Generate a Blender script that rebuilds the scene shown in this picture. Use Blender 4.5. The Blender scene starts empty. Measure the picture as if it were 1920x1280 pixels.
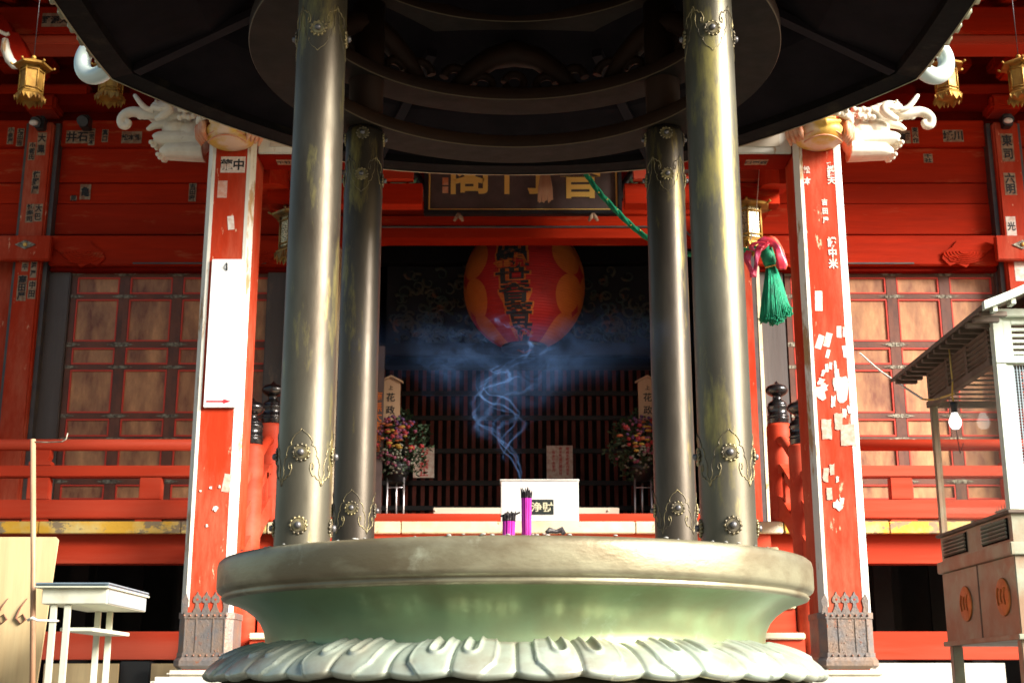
import bpy, bmesh, math, random
from mathutils import Vector, Matrix, noise
random.seed(7)
R = math.radians
sin, cos, pi = math.sin, math.cos, math.pi
scene = bpy.context.scene
COL = scene.collection
# ---------------------------------------------------------------- camera, light, exposure
H = 1.0                       # eye height above the courtyard
TH = R(14.57); F = 2500.0     # pitch and focal length in photograph pixels
cam = bpy.data.cameras.new('camera'); camo = bpy.data.objects.new('camera', cam); COL.objects.link(camo)
cam.sensor_width = 36.0; cam.lens = 36.0 * F / 1920.0; cam.clip_end = 2000; cam.clip_start = 0.05
camo.location = (0, 0, H); camo.rotation_euler = (pi / 2 + TH, 0, 0)
cam.dof.use_dof = True; cam.dof.focus_distance = 5.6; cam.dof.aperture_fstop = 7.1
scene.camera = camo
SUN_EL, SUN_AZ = R(27), R(59)        # sun: behind the camera and to its right
world = bpy.data.worlds.new("World"); scene.world = world; world.use_nodes = True
wn = world.node_tree; bg = wn.nodes['Background']
sky = wn.nodes.new('ShaderNodeTexSky'); sky.sky_type = 'NISHITA'; sky.sun_disc = False
sky.sun_elevation = SUN_EL
sky.sun_rotation = pi - SUN_AZ
sky.air_density = 1.4; sky.dust_density = 2.5
wn.links.new(sky.outputs[0], bg.inputs['Color']); bg.inputs['Strength'].default_value = 0.05
sl = bpy.data.lights.new('sun', 'SUN'); sl.energy = 5.0; sl.angle = R(26); sl.color = (1.0, 0.965, 0.90)
so = bpy.data.objects.new('sun', sl); COL.objects.link(so)
sdir = Vector((sin(SUN_AZ) * cos(SUN_EL), -cos(SUN_AZ) * cos(SUN_EL), sin(SUN_EL)))
so.rotation_euler = sdir.to_track_quat('Z', 'Y').to_euler(); so.location = (6, -6, 12)
scene.view_settings.view_transform = 'Standard'; scene.view_settings.look = 'None'
scene.view_settings.exposure = 1.6; scene.view_settings.gamma = 1.0
try:
    scene.cycles.max_bounces = 8; scene.cycles.transparent_max_bounces = 12
    scene.cycles.volume_step_rate = .12; scene.cycles.volume_max_steps = 512; scene.cycles.caustics_reflective = False
    scene.cycles.caustics_refractive = False; scene.cycles.sample_clamp_indirect = 6
except Exception: pass
# ---------------------------------------------------------------- measuring: a photograph row / column at a depth, in metres
def P(px, py, Y):
    u = (px - 960) / F; v = (640 - py) / F
    t = Y / (cos(TH) - v * sin(TH))
    return (u * t, Y, H + (sin(TH) + v * cos(TH)) * t)
def zz(py, Y): return P(960, py, Y)[2]
def xx(px, py, Y): return P(px, py, Y)[0]
def mpp(py, Y):
    v = (640 - py) / F
    return Y / (cos(TH) - v * sin(TH)) / F
# ---------------------------------------------------------------- materials
def nd(nt, t, **k):
    n = nt.nodes.new(t)
    for a, b in k.items(): setattr(n, a, b)
    return n
def c4(c): return (c[0], c[1], c[2], 1)
def mat(name, base, rough=.6, metal=0., var=None, vscale=3., vlo=.4, vhi=.65, stretch=(1, 1, 1),
        bump=.15, bscale=25., wear=None, wlo=.6, whi=.66, wscale=6., spec=.5, coat=0., detail=8., grain=0., wstretch=(1, 1, 1)):
    m = bpy.data.materials.new(name); m.use_nodes = True; nt = m.node_tree; L = nt.links.new
    b = nt.nodes['Principled BSDF']
    b.inputs['Roughness'].default_value = rough; b.inputs['Metallic'].default_value = metal
    b.inputs['Specular IOR Level'].default_value = spec; b.inputs['Coat Weight'].default_value = coat
    tc = nd(nt, 'ShaderNodeTexCoord'); oi = nd(nt, 'ShaderNodeObjectInfo')
    ad = nd(nt, 'ShaderNodeVectorMath', operation='ADD'); sc_ = nd(nt, 'ShaderNodeVectorMath', operation='SCALE')
    cb = nd(nt, 'ShaderNodeCombineXYZ')
    for i in range(3): L(oi.outputs['Random'], cb.inputs[i])
    L(cb.outputs[0], sc_.inputs[0]); sc_.inputs['Scale'].default_value = 31.7
    L(tc.outputs['Object'], ad.inputs[0]); L(sc_.outputs[0], ad.inputs[1])
    def noi(scale, st, det=detail, ro=.6):
        mp = nd(nt, 'ShaderNodeMapping'); mp.inputs['Scale'].default_value = st; L(ad.outputs[0], mp.inputs['Vector'])
        n = nd(nt, 'ShaderNodeTexNoise'); n.inputs['Scale'].default_value = scale
        n.inputs['Detail'].default_value = det; n.inputs['Roughness'].default_value = ro
        L(mp.outputs[0], n.inputs['Vector']); return n.outputs['Fac']
    def rng(src, lo, hi):
        r = nd(nt, 'ShaderNodeMapRange'); r.inputs['From Min'].default_value = lo; r.inputs['From Max'].default_value = hi
        L(src, r.inputs['Value']); return r.outputs['Result']
    def mix(f, a, c):
        x = nd(nt, 'ShaderNodeMix', data_type='RGBA')
        if isinstance(f, float): x.inputs[0].default_value = f
        else: L(f, x.inputs[0])
        for s, v in ((6, a), (7, c)):
            if isinstance(v, tuple): x.inputs[s].default_value = c4(v)
            else: L(v, x.inputs[s])
        return x.outputs[2]
    col = base
    if var is not None: col = mix(rng(noi(vscale, stretch), vlo, vhi), base, var)
    if grain:
        g = rng(noi(bscale, stretch, 5., .7), .3, .7)
        dk = tuple(x * (1 - grain) for x in base)
        gm = nd(nt, 'ShaderNodeMath', operation='MULTIPLY'); L(g, gm.inputs[0]); gm.inputs[1].default_value = .75
        col = mix(gm.outputs[0], col, dk)
    if wear is not None:
        w = rng(noi(wscale, wstretch, 10., .68), wlo, whi); col = mix(w, col, wear)
    if isinstance(col, tuple): b.inputs['Base Color'].default_value = c4(col)
    else: L(col, b.inputs['Base Color'])
    rr = nd(nt, 'ShaderNodeMapRange'); rr.inputs['To Min'].default_value = max(.05, rough - .12); rr.inputs['To Max'].default_value = min(1, rough + .14)
    L(noi(vscale * 2.3, (1, 1, 1), 4.), rr.inputs['Value']); L(rr.outputs[0], b.inputs['Roughness'])
    if bump:
        bp = nd(nt, 'ShaderNodeBump'); bp.inputs['Strength'].default_value = bump; bp.inputs['Distance'].default_value = .01
        L(noi(bscale, stretch, 6.), bp.inputs['Height']); L(bp.outputs[0], b.inputs['Normal'])
    m['c'] = 1
    return m
WX = (.12, 1, 1.6); WZ = (1.6, 1, .12)       # grain running along X / along Z
RED = (.50, .024, .003)
M = {}
M['red'] = mat('vermilion_boards', RED, .62, var=(.36, .022, .006), vscale=2.2, vlo=.4, vhi=.6, stretch=WX, bump=.3, bscale=18, grain=.4, spec=.08, wear=(.46, .10, .04), wlo=.58, whi=.72, wscale=4, wstretch=(.35, 1, 1.6))
M['redz'] = mat('vermilion_posts', (.46, .034, .008), .6, spec=.12, var=(.50, .13, .07), vscale=2.2, vlo=.42, vhi=.66, stretch=(1.6, 1, .35), bump=.25, bscale=16, grain=.25, wear=(.66, .36, .22), wlo=.635, whi=.67, wscale=9, wstretch=(1.6, 1, .5))
M['redrail'] = mat('vermilion_rails', (.46, .040, .014), .55, spec=.12, var=(.52, .085, .045), vscale=2, stretch=WX, bump=.15, bscale=20, wear=(.7, .35, .2), wlo=.7, whi=.76, wscale=9)
M['reddark'] = mat('shaded_red_timber', (.20, .006, .001), .7, spec=.05, var=(.12, .004, .001), vscale=2, bump=.2)  # darker vermilion: shade of eaves and undersides put into the colour
M['redline'] = mat('red_moulding', (.62, .045, .02), .5, bump=.05)
M['whiteedge'] = mat('white_edge_paint', (.80, .76, .66), .65, var=(.66, .62, .52), vscale=3, stretch=WZ, bump=.2, wear=(.42, .24, .10), wlo=.555, whi=.63, wscale=8, wstretch=(1.6, 1, .25))
M['panel'] = mat('aged_door_panel', (.66, .32, .14), .5, var=(.17, .040, .022), vscale=3.2, vlo=.36, vhi=.62, stretch=(1.8, 1, .6), bump=.15, bscale=14, grain=.45)
M['doorframe'] = mat('aged_door_frame', (.18, .056, .028), .55, var=(.07, .024, .016), vscale=4, bump=.2, grain=.3)
M['fitting'] = mat('tarnished_door_fitting', (.30, .27, .20), .55, .5, var=(.10, .07, .05), vscale=26, vlo=.4, vhi=.6, bump=.5, bscale=60)
M['jamb'] = mat('weathered_dark_jamb', (.105, .085, .08), .6, var=(.07, .045, .035), vscale=2, stretch=WZ, bump=.2, grain=.3, wear=(.22, .15, .10), wlo=.62, whi=.75, wscale=3, wstretch=(1, 1, .3))
M['trim'] = mat('black_trim', (.05, .045, .05), .5, var=(.10, .08, .06), vscale=5)
M['yellow'] = mat('flaking_yellow_paint', (.70, .38, .03), .6, var=(.66, .52, .20), vscale=3, vlo=.42, vhi=.6, bump=.3, wear=(.28, .20, .11), wlo=.53, whi=.57, wscale=9, wstretch=(.6, 1, 1))
M['pale'] = mat('pale_lit_worn_edge', (.74, .62, .38), .6, var=(.80, .72, .55), vscale=3, bump=.2, wear=(.40, .30, .12), wlo=.6, whi=.64, wscale=8)
M['black'] = mat('black_lacquer', (.012, .011, .012), .4)
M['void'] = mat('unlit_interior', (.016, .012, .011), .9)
M['floor'] = mat('worn_floor_timber', (.16, .10, .06), .7, grain=.3)
M['shoe'] = mat('riveted_shoe_metal', (.17, .155, .15), .5, .55, var=(.26, .18, .13), vscale=7, bump=.4, bscale=40, wear=(.30, .10, .045), wlo=.60, whi=.68, wscale=8)
M['rust'] = mat('rusty_shoe_band', (.27, .11, .06), .6, .4, var=(.15, .11, .10), vscale=9, bump=.4)
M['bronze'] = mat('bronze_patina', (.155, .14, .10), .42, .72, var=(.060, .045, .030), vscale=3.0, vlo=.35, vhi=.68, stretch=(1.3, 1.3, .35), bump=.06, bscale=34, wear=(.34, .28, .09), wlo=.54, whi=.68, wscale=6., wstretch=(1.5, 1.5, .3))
M['bronzeshade'] = mat('shaded_bronze_patina', (.085, .070, .052), .40, .7, var=(.035, .026, .020), vscale=3.0, vlo=.35, vhi=.66, stretch=(1.3, 1.3, .35), bump=.06, bscale=34, wear=(.26, .20, .06), wlo=.57, whi=.70, wscale=6., wstretch=(1.5, 1.5, .3))  # darker copy of the pillar bronze: rear pillars' shade put into the colour
M['rim'] = mat('weathered_bronze_rim', (.29, .265, .17), .40, .5, var=(.18, .145, .085), vscale=3.2, vlo=.42, vhi=.60, stretch=(1, 1, 2.2), bump=.12, bscale=40, wear=(.50, .50, .36), wlo=.58, whi=.72, wscale=3.5)
M['bronzegreen'] = mat('green_bronze_patina', (.23, .33, .18), .38, .5, var=(.20, .175, .08), vscale=1.7, vlo=.42, vhi=.68, bump=.04, bscale=30, wear=(.42, .52, .42), wlo=.62, whi=.8, wscale=4)
M['lotus'] = mat('pale_lotus_bronze', (.46, .53, .43), .34, .45, var=(.33, .30, .22), vscale=5, bump=.06, wear=(.60, .68, .60), wlo=.55, whi=.75, wscale=4)
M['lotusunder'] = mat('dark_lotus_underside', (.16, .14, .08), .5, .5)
M['ridge'] = mat('worn_bright_bronze', (.32, .26, .13), .42, .75, var=(.12, .10, .07), vscale=14, vlo=.42, vhi=.58, bump=.2)
M['ringedge'] = mat('worn_ring_edge', (.07, .042, .013), .5, .3)
M['plate'] = mat('dark_plate', (.018, .025, .022), .5)
M['platetext'] = mat('pale_plate_lettering', (.70, .66, .45), .6)
M['boss'] = mat('grey_rivet_metal', (.16, .15, .15), .48, .8, bump=.1)
M['soffit'] = mat('dark_canopy_lining', (.009, .006, .007), .9, .0, spec=.08, var=(.005, .0035, .004), vscale=5, bump=.15, bscale=12)  # near-black tones for the canopy underside, its rings and rafters
M['ringin'] = mat('dark_bronze_ring', (.026, .010, .003), .65, .1, spec=.2, var=(.018, .007, .002), vscale=6, stretch=(1, 1, 1), bump=.1)
M['ringout'] = mat('dark_bronze_ring_underside', (.018, .012, .007), .7, .1, spec=.15, var=(.011, .008, .005), vscale=6, bump=.08)
M['hip'] = mat('dark_hip_rafter', (.016, .011, .012), .75, spec=.1)
M['lip'] = mat('black_lip', (.007, .005, .004), .8, spec=.1, var=(.03, .022, .012), vscale=9, vlo=.55, vhi=.75)
M['eavemetal'] = mat('eave_bronze', (.36, .34, .22), .45, .7, var=(.2, .16, .08), vscale=12)
M['curl'] = mat('sunlit_pale_curl', (.62, .70, .64), .42, .45, bump=.05)  # paler than the eave bronze: sun glare put into the colour
M['ash'] = mat('incense_ash', (.42, .41, .38), .95, var=(.3, .29, .27), vscale=30, bump=.8, bscale=50)
M['magenta'] = mat('magenta_incense', (.62, .03, .42), .6, var=(.5, .02, .36), vscale=30, bump=.3, bscale=120, stretch=(1, 1, .05))
M['burnt'] = mat('burnt_incense_tip', (.025, .018, .02), .95, var=(.20, .18, .17), vscale=60, vlo=.55, vhi=.6, bump=.8)
M['string'] = mat('white_string', (.8, .72, .6), .8)
M['elephant'] = mat('white_carving_paint', (.72, .66, .53), .6, var=(.62, .55, .43), vscale=6, bump=.2, bscale=30, wear=(.33, .24, .16), wlo=.63, whi=.70, wscale=9)
M['carvegold'] = mat('ochre_carving_paint', (.62, .36, .06), .5, var=(.66, .46, .32), vscale=5, vlo=.45, vhi=.6, bump=.2, bscale=30)
M['carveorange'] = mat('orange_carving_paint', (.52, .15, .05), .5, var=(.62, .36, .22), vscale=10, bump=.2)
M['gold'] = mat('gilt_metal', (.40, .22, .04), .55, .6, var=(.22, .10, .02), vscale=9, bump=.2, bscale=40)
M['goldpierce'] = None
M['lanternred'] = None
M['ink'] = mat('black_ink', (.012, .011, .012), .7, bump=0)
M['slip'] = mat('paper_slip', (.36, .27, .18), .9, spec=.1, var=(.26, .13, .08), vscale=22, vlo=.4, vhi=.6, bump=.1)
M['slipwhite'] = mat('white_paper_slip', (.76, .68, .60), .9, spec=.1, var=(.62, .42, .34), vscale=22, bump=.1)
M['faded'] = mat('faded_slip_remains', (.60, .28, .20), .85, var=(.66, .42, .34), vscale=30)
M['whiteboard'] = mat('white_sign_paint', (.84, .83, .80), .5, bump=.08, bscale=10, stretch=WZ, wear=(.6, .52, .4), wlo=.72, whi=.78, wscale=6)
M['arrow'] = mat('red_sign_paint', (.60, .02, .03), .5)
M['signbrown'] = mat('sign_ground', (.085, .055, .05), .55, var=(.06, .04, .035), vscale=6)
M['signgold'] = mat('gold_lettering', (.85, .55, .14), .4, .25, bump=.1)
M['green'] = mat('green_cord', (.0, .34, .15), .6, var=(.005, .18, .09), vscale=18, bump=.4, bscale=60)
M['greenfringe'] = mat('green_tassel_thread', (.0, .36, .17), .7, var=(.0, .16, .08), vscale=40, vlo=.4, vhi=.62, stretch=(1.5, 1.5, .12), bump=.6, bscale=80)
M['ribbon'] = mat('red_ribbon', (.62, .03, .05), .35, var=(.7, .07, .2), vscale=8)
M['ribbonorange'] = mat('orange_red_sash', (.68, .09, .03), .5)
M['steel'] = mat('dark_polished_finial', (.10, .095, .095), .22, .9, var=(.05, .045, .045), vscale=8)
M['leaf'] = mat('painted_green_leaf', (.16, .40, .26), .6)
M['ply'] = mat('pale_plywood', (.58, .43, .22), .65, var=(.42, .29, .14), vscale=2.2, vlo=.42, vhi=.60, stretch=(3.2, 1, .22), bump=.12, bscale=9, grain=.25, wear=(.30, .19, .10), wlo=.60, whi=.70, wscale=3, wstretch=(4, 1, .18))
M['plygrey'] = mat('pale_board', (.62, .54, .42), .7, var=(.52, .43, .31), vscale=2, stretch=WX, bump=.1)
M['desktop'] = mat('grey_blue_desk_top', (.20, .26, .30), .35, var=(.16, .21, .25), vscale=6)
M['desk'] = mat('cream_desk_steel', (.66, .66, .52), .45, .1, var=(.5, .46, .33), vscale=5, vlo=.55, vhi=.8, bump=.05)
M['desksteel'] = mat('grey_desk_side', (.30, .36, .39), .4, .15)
M['bamboo'] = mat('brown_pole', (.40, .20, .11), .5, var=(.5, .32, .18), vscale=4, stretch=WZ)
M['cart'] = mat('verdigris_cabinet_sheet', (.33, .36, .27), .42, .4, var=(.30, .19, .12), vscale=2.6, vlo=.38, vhi=.58, bump=.08, wear=(.36, .46, .34), wlo=.58, whi=.75, wscale=3.5)
M['cartwhite'] = mat('pale_green_cabinet_frame', (.66, .72, .60), .5, var=(.55, .58, .45), vscale=6, bump=.08)
M['cartdark'] = mat('brown_cabinet_frieze', (.17, .12, .085), .6, var=(.11, .075, .05), vscale=6, bump=.2)
M['orangedisc'] = mat('copper_crest_disc', (.58, .19, .045), .45, .5, var=(.48, .13, .03), vscale=20, bump=.5, bscale=30)
M['stone'] = mat('grey_stone', (.20, .19, .17), .85, var=(.14, .135, .12), vscale=4, bump=.5, bscale=20)
M['palestone'] = mat('pale_foundation_stone', (.60, .57, .48), .8, var=(.48, .45, .38), vscale=5, bump=.4)
M['ground'] = mat('courtyard_paving', (.13, .125, .115), .85, var=(.09, .088, .08), vscale=1.5, bump=.5, bscale=12)
M['tile'] = mat('grey_roof_tile', (.14, .145, .15), .6, var=(.20, .20, .19), vscale=3, bump=.3)
M['rooftop'] = mat('bronze_roof_sheet', (.22, .30, .24), .5, .6, var=(.3, .42, .34), vscale=3)
M['plasticblack'] = mat('black_plastic', (.02, .02, .02), .4)
M['lens'] = mat('pale_lamp_lens', (.75, .68, .6), .25)
M['bulb'] = mat('white_bulb_glass', (.9, .9, .86), .15, coat=.5, bump=0)
M['bulb'].node_tree.nodes['Principled BSDF'].inputs['Emission Color'].default_value = (1, .97, .88, 1); M['bulb'].node_tree.nodes['Principled BSDF'].inputs['Emission Strength'].default_value = .8
M['lattice'] = mat('dull_red_lattice', (.15, .024, .014), .7, var=(.09, .016, .010), vscale=5)
M['latticedark'] = mat('black_lattice_rail', (.015, .012, .014), .6)
M['relief'] = mat('dusty_painted_relief', (.115, .10, .065), .8, var=(.05, .085, .075), vscale=4, vlo=.4, vhi=.62, bump=.5, wear=(.20, .09, .05), wlo=.55, whi=.63, wscale=6)
M['plaque'] = mat('bare_wood_plaque', (.42, .26, .15), .6, grain=.1, stretch=WZ)
M['silver'] = mat('steel_stand', (.55, .5, .5), .3, .8)
M['foliage'] = mat('bouquet_leaves', (.035, .07, .025), .7, var=(.02, .04, .02), vscale=20)
for nm, cc in (('flred', (.24, .012, .012)), ('flpink', (.17, .035, .065)), ('flyellow', (.26, .15, .012)), ('flwhite', (.17, .165, .12)), ('florange', (.26, .06, .012)), ('flpurple', (.08, .03, .10))):
    M[nm] = mat('flower_' + nm[2:], cc, .7, bump=0)
# glass
def glassmat(name, tint, alpha, milky):
    m = bpy.data.materials.new(name); m.use_nodes = True; nt = m.node_tree; nt.nodes.clear(); L = nt.links.new
    o = nd(nt, 'ShaderNodeOutputMaterial'); t = nd(nt, 'ShaderNodeBsdfTransparent'); t.inputs[0].default_value = c4(tint)
    g = nd(nt, 'ShaderNodeBsdfGlossy'); g.inputs['Roughness'].default_value = .03
    d = nd(nt, 'ShaderNodeBsdfDiffuse'); d.inputs[0].default_value = (.7, .62, .52, 1)
    lw_ = nd(nt, 'ShaderNodeLayerWeight'); f1 = nd(nt, 'ShaderNodeMath', operation='POWER'); L(lw_.outputs['Facing'], f1.inputs[0]); f1.inputs[1].default_value = 4.; f = nd(nt, 'ShaderNodeMath', operation='MULTIPLY'); L(f1.outputs[0], f.inputs[0]); f.inputs[1].default_value = .35
    a = nd(nt, 'ShaderNodeMixShader'); b = nd(nt, 'ShaderNodeMixShader'); a.inputs[0].default_value = milky
    L(t.outputs[0], a.inputs[1]); L(d.outputs[0], a.inputs[2]); L(f.outputs[0], b.inputs[0])
    L(a.outputs[0], b.inputs[1]); L(g.outputs[0], b.inputs[2]); L(b.outputs[0], o.inputs[0]); return m
M['glass'] = glassmat('cabinet_glass', (.95, .96, .93), 1, .10)
# perforated / mesh sheets
def piercemat(name, metalcol, scale, thr):
    m = bpy.data.materials.new(name); m.use_nodes = True; nt = m.node_tree; L = nt.links.new
    b = nt.nodes['Principled BSDF']; b.inputs['Metallic'].default_value = .6; b.inputs['Roughness'].default_value = .4
    tc = nd(nt, 'ShaderNodeTexCoord'); v = nd(nt, 'ShaderNodeTexVoronoi'); v.feature = 'DISTANCE_TO_EDGE'; v.inputs['Scale'].default_value = scale
    L(tc.outputs['Object'], v.inputs['Vector'])
    r = nd(nt, 'ShaderNodeMapRange'); r.inputs['From Min'].default_value = thr; r.inputs['From Max'].default_value = thr + .05
    L(v.outputs[0], r.inputs[0]); x = nd(nt, 'ShaderNodeMix', data_type='RGBA'); L(r.outputs[0], x.inputs[0])
    x.inputs[6].default_value = c4(metalcol); x.inputs[7].default_value = (.10, .085, .05, 1); L(x.outputs[2], b.inputs['Base Color'])
    return m
dmy = None
M['goldpierce'] = piercemat('pierced_gilt_panel', (.75, .62, .36), 60, .10)
# paper lantern: red paper with the bamboo ribs as bump
def lanternmat(name, c0, c1):
    m = mat(name, c0, .65, var=c1, vscale=4, bump=0); nt = m.node_tree; L = nt.links.new; b = nt.nodes['Principled BSDF']
    tc = nd(nt, 'ShaderNodeTexCoord'); w = nd(nt, 'ShaderNodeTexWave', bands_direction='Z'); w.inputs['Scale'].default_value = 11.; w.inputs['Distortion'].default_value = .1
    L(tc.outputs['Object'], w.inputs['Vector']); bp = nd(nt, 'ShaderNodeBump'); bp.inputs['Strength'].default_value = .35; bp.inputs['Distance'].default_value = .008
    L(w.outputs['Fac'], bp.inputs['Height']); L(bp.outputs[0], b.inputs['Normal']); return m
M['lanternred'] = lanternmat('red_lantern_paper', (.40, .008, .006), (.30, .006, .006))
M['lanternorange'] = lanternmat('orange_lantern_paint', (.52, .13, .015), (.44, .10, .012))
# ---------------------------------------------------------------- mesh builder
WO = {}
TS = bpy.data.scenes.new('workbench'); TVL = TS.view_layers[0]
def evaluate(o):
    TS.collection.objects.link(o); TVL.update()
    me = bpy.data.meshes.new_from_object(o.evaluated_get(TVL.depsgraph)); TS.collection.objects.unlink(o); return me
class MB:
    def __init__(s): s.bm = bmesh.new(); s.mi = 0; s.sm = False
    def _n(s, vs):
        fs = set()
        for v in vs: fs.update(v.link_faces)
        for f in fs: f.material_index = s.mi; f.smooth = s.sm
    def box(s, x0, x1, y0, y1, z0, z1, bev=.0, rot=None, piv=None):
        r = bmesh.ops.create_cube(s.bm, size=1.0); vs = r['verts']
        for v in vs:
            v.co = Vector(((x0 + x1) / 2 + v.co.x * (x1 - x0), (y0 + y1) / 2 + v.co.y * (y1 - y0), (z0 + z1) / 2 + v.co.z * (z1 - z0)))
        if bev:
            es = set()
            for v in vs: es.update(v.link_edges)
            q = bmesh.ops.bevel(s.bm, geom=list(es), offset=bev, segments=2, affect='EDGES', clamp_overlap=True)
            vs = list({v for f in q['faces'] for v in f.verts} | {v for v in vs if v.is_valid})
            st = set(vs)
            for f in q['faces']:
                for v in f.verts: st.update(e.other_vert(v) for e in v.link_edges)
            vs = list(st)
        if rot is not None: bmesh.ops.rotate(s.bm, verts=vs, cent=piv or ((x0 + x1) / 2, (y0 + y1) / 2, (z0 + z1) / 2), matrix=rot)
        s._n(vs); return vs
    def grid(s, rows, close_u=False, close_v=False, caps=False, smooth=True):
        n = len(rows); k = len(rows[0]); V = [[s.bm.verts.new(p) for p in r] for r in rows]
        for i in range(n if close_v else n - 1):
            for j in range(k if close_u else k - 1):
                try:
                    f = s.bm.faces.new((V[i][j], V[i][(j + 1) % k], V[(i + 1) % n][(j + 1) % k], V[(i + 1) % n][j]))
                    f.material_index = s.mi; f.smooth = smooth
                except ValueError: pass
        if caps:
            for r, rev in ((V[0], True), (V[-1], False)):
                try:
                    f = s.bm.faces.new(list(reversed(r)) if rev else r); f.material_index = s.mi; f.smooth = False
                except ValueError: pass
        return V
    def lathe(s, prof, c=(0, 0), seg=48, smooth=True, caps=True, a0=0.):
        rows = [[(c[0] + r * cos(a0 + 2 * pi * j / seg), c[1] + r * sin(a0 + 2 * pi * j / seg), z) for j in range(seg)] for r, z in prof]
        return s.grid(rows, close_u=True, caps=caps, smooth=smooth)
    def tube(s, pts, rad, seg=10, flat=None, closed=False, smooth=True):
        pts = [Vector(p) for p in pts]; n = len(pts)
        if not isinstance(rad, (list, tuple)): rad = [rad] * n
        rows = []; up = None
        for i, p in enumerate(pts):
            a = pts[(i - 1) % n] if (closed or i > 0) else p; b = pts[(i + 1) % n] if (closed or i < n - 1) else p
            t = (b - a).normalized()
            if up is None: up = Vector((0, 0, 1)) if abs(t.z) < .9 else Vector((0, 1, 0))
            sd = t.cross(up).normalized(); up = sd.cross(t).normalized()
            fx, fy = flat or (1, 1)
            rows.append([p + sd * cos(2 * pi * j / seg) * rad[i] * fx + up * sin(2 * pi * j / seg) * rad[i] * fy for j in range(seg)])
        s.grid(rows, close_u=True, close_v=closed, caps=not closed, smooth=smooth)
    def ball(s, c, r, seg=14, sc=(1, 1, 1)):
        n = max(5, seg * 2 // 3)
        s.grid([[(c[0] + r * sc[0] * sin(pi * i / n) * cos(2 * pi * j / seg), c[1] + r * sc[1] * sin(pi * i / n) * sin(2 * pi * j / seg), c[2] + r * sc[2] * cos(pi * i / n)) for j in range(seg)] for i in [.02] + list(range(1, n)) + [n - .02]], close_u=True, caps=True)
    def prism(s, pts, y0, y1, smooth=False):
        """outline in XZ given thickness along Y"""
        a = [s.bm.verts.new((p[0], y0, p[1])) for p in pts]; b = [s.bm.verts.new((p[0], y1, p[1])) for p in pts]; n = len(pts); fs = []
        fs.append(s.bm.faces.new(a)); fs.append(s.bm.faces.new(list(reversed(b))))
        for i in range(n): fs.append(s.bm.faces.new((a[i], b[i], b[(i + 1) % n], a[(i + 1) % n])))
        for f in fs: f.material_index = s.mi; f.smooth = False
        return a + b
    def hexa(s, a, b):
        """two quads a,b (4 points each) joined into a solid"""
        A = [s.bm.verts.new(p) for p in a]; B = [s.bm.verts.new(p) for p in b]
        for q in (A, list(reversed(B))): s.bm.faces.new(q).material_index = s.mi
        for i in range(4): s.bm.faces.new((A[i], B[i], B[(i + 1) % 4], A[(i + 1) % 4])).material_index = s.mi
    def text(s, txt, size, loc, mi=None, depth=.0015, weight=.0, M3=None, sx=1., wrap=None, line=1.0):
        """lettering facing -Y, centred on loc; M3 maps local text coords to world offset"""
        c = bpy.data.curves.new('t', 'FONT'); c.body = txt; c.size = size; c.align_x = 'CENTER'; c.align_y = 'CENTER'
        c.space_line = line; c.offset = weight * size; c.extrude = depth; c.resolution_u = 3
        o = bpy.data.objects.new('t', c); me = evaluate(o)
        oldv = set(s.bm.verts); oldf = set(s.bm.faces)
        s.bm.from_mesh(me); vs = [v for v in s.bm.verts if v not in oldv]
        if vs:
            cx = (min(v.co.x for v in vs) + max(v.co.x for v in vs)) / 2; cy = (min(v.co.y for v in vs) + max(v.co.y for v in vs)) / 2
        for v in vs:
            x, y, z = (v.co.x - cx) * sx, v.co.y - cy, v.co.z
            if wrap: v.co = Vector(wrap(x, y, z))
            elif M3: v.co = Vector(loc) + M3 @ Vector((x, y, z))
            else: v.co = Vector((loc[0] + x, loc[1] - z, loc[2] + y))
        for f in [f for f in s.bm.faces if f not in oldf]: f.material_index = s.mi if mi is None else mi; f.smooth = False
        bpy.data.objects.remove(o); bpy.data.curves.remove(c); bpy.data.meshes.remove(me)
    def build(s, name, mats, parent=None, mods=None, norm=True, origin=None):
        if norm: bmesh.ops.recalc_face_normals(s.bm, faces=s.bm.faces)
        xs = [v.co for v in s.bm.verts]
        if not xs: s.bm.free(); return None
        lo = Vector([min(c[i] for c in xs) for i in range(3)]); hi = Vector([max(c[i] for c in xs) for i in range(3)])
        og = Vector(origin) if origin else Vector(((lo.x + hi.x) / 2, (lo.y + hi.y) / 2, lo.z))
        bmesh.ops.translate(s.bm, verts=s.bm.verts, vec=-og)
        me = bpy.data.meshes.new(name); s.bm.to_mesh(me); s.bm.free()
        for m in (mats if isinstance(mats, (list, tuple)) else [mats]): me.materials.append(m)
        o = bpy.data.objects.new(name, me); COL.objects.link(o)
        if mods:
            mods(o); m2 = evaluate(o)
            o.modifiers.clear(); o.data = m2; bpy.data.meshes.remove(me); m2.name = name
            for p in m2.polygons: p.use_smooth = True
        WO[o] = og
        if parent: o.parent = parent; o.location = og - WO[parent]
        else: o.location = og
        return o
def thing(name, loc, label, cat, group=None):
    o = bpy.data.objects.new(name, None); COL.objects.link(o); o.location = loc; o.empty_display_size = .1
    o['label'] = label; o['category'] = cat; WO[o] = Vector(loc)
    if group: o['group'] = group
    return o
def tag(o, label, cat, group=None):
    o['label'] = label; o['category'] = cat
    if group: o['group'] = group
    return o
def struct(o, kind='structure'): o['kind'] = kind; return o
def copy_tree(o, parent=None, off=Vector((0, 0, 0))):
    c = o.copy(); COL.objects.link(c); c.parent = parent; WO[c] = WO[o] + off
    for ch in list(o.children): copy_tree(ch, c, off)
    return c
def dup_at(o, off, **props):
    c = copy_tree(o, o.parent, Vector(off)); c.location = o.location + Vector(off)
    for k, v in props.items(): c[k] = v
    return c
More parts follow.
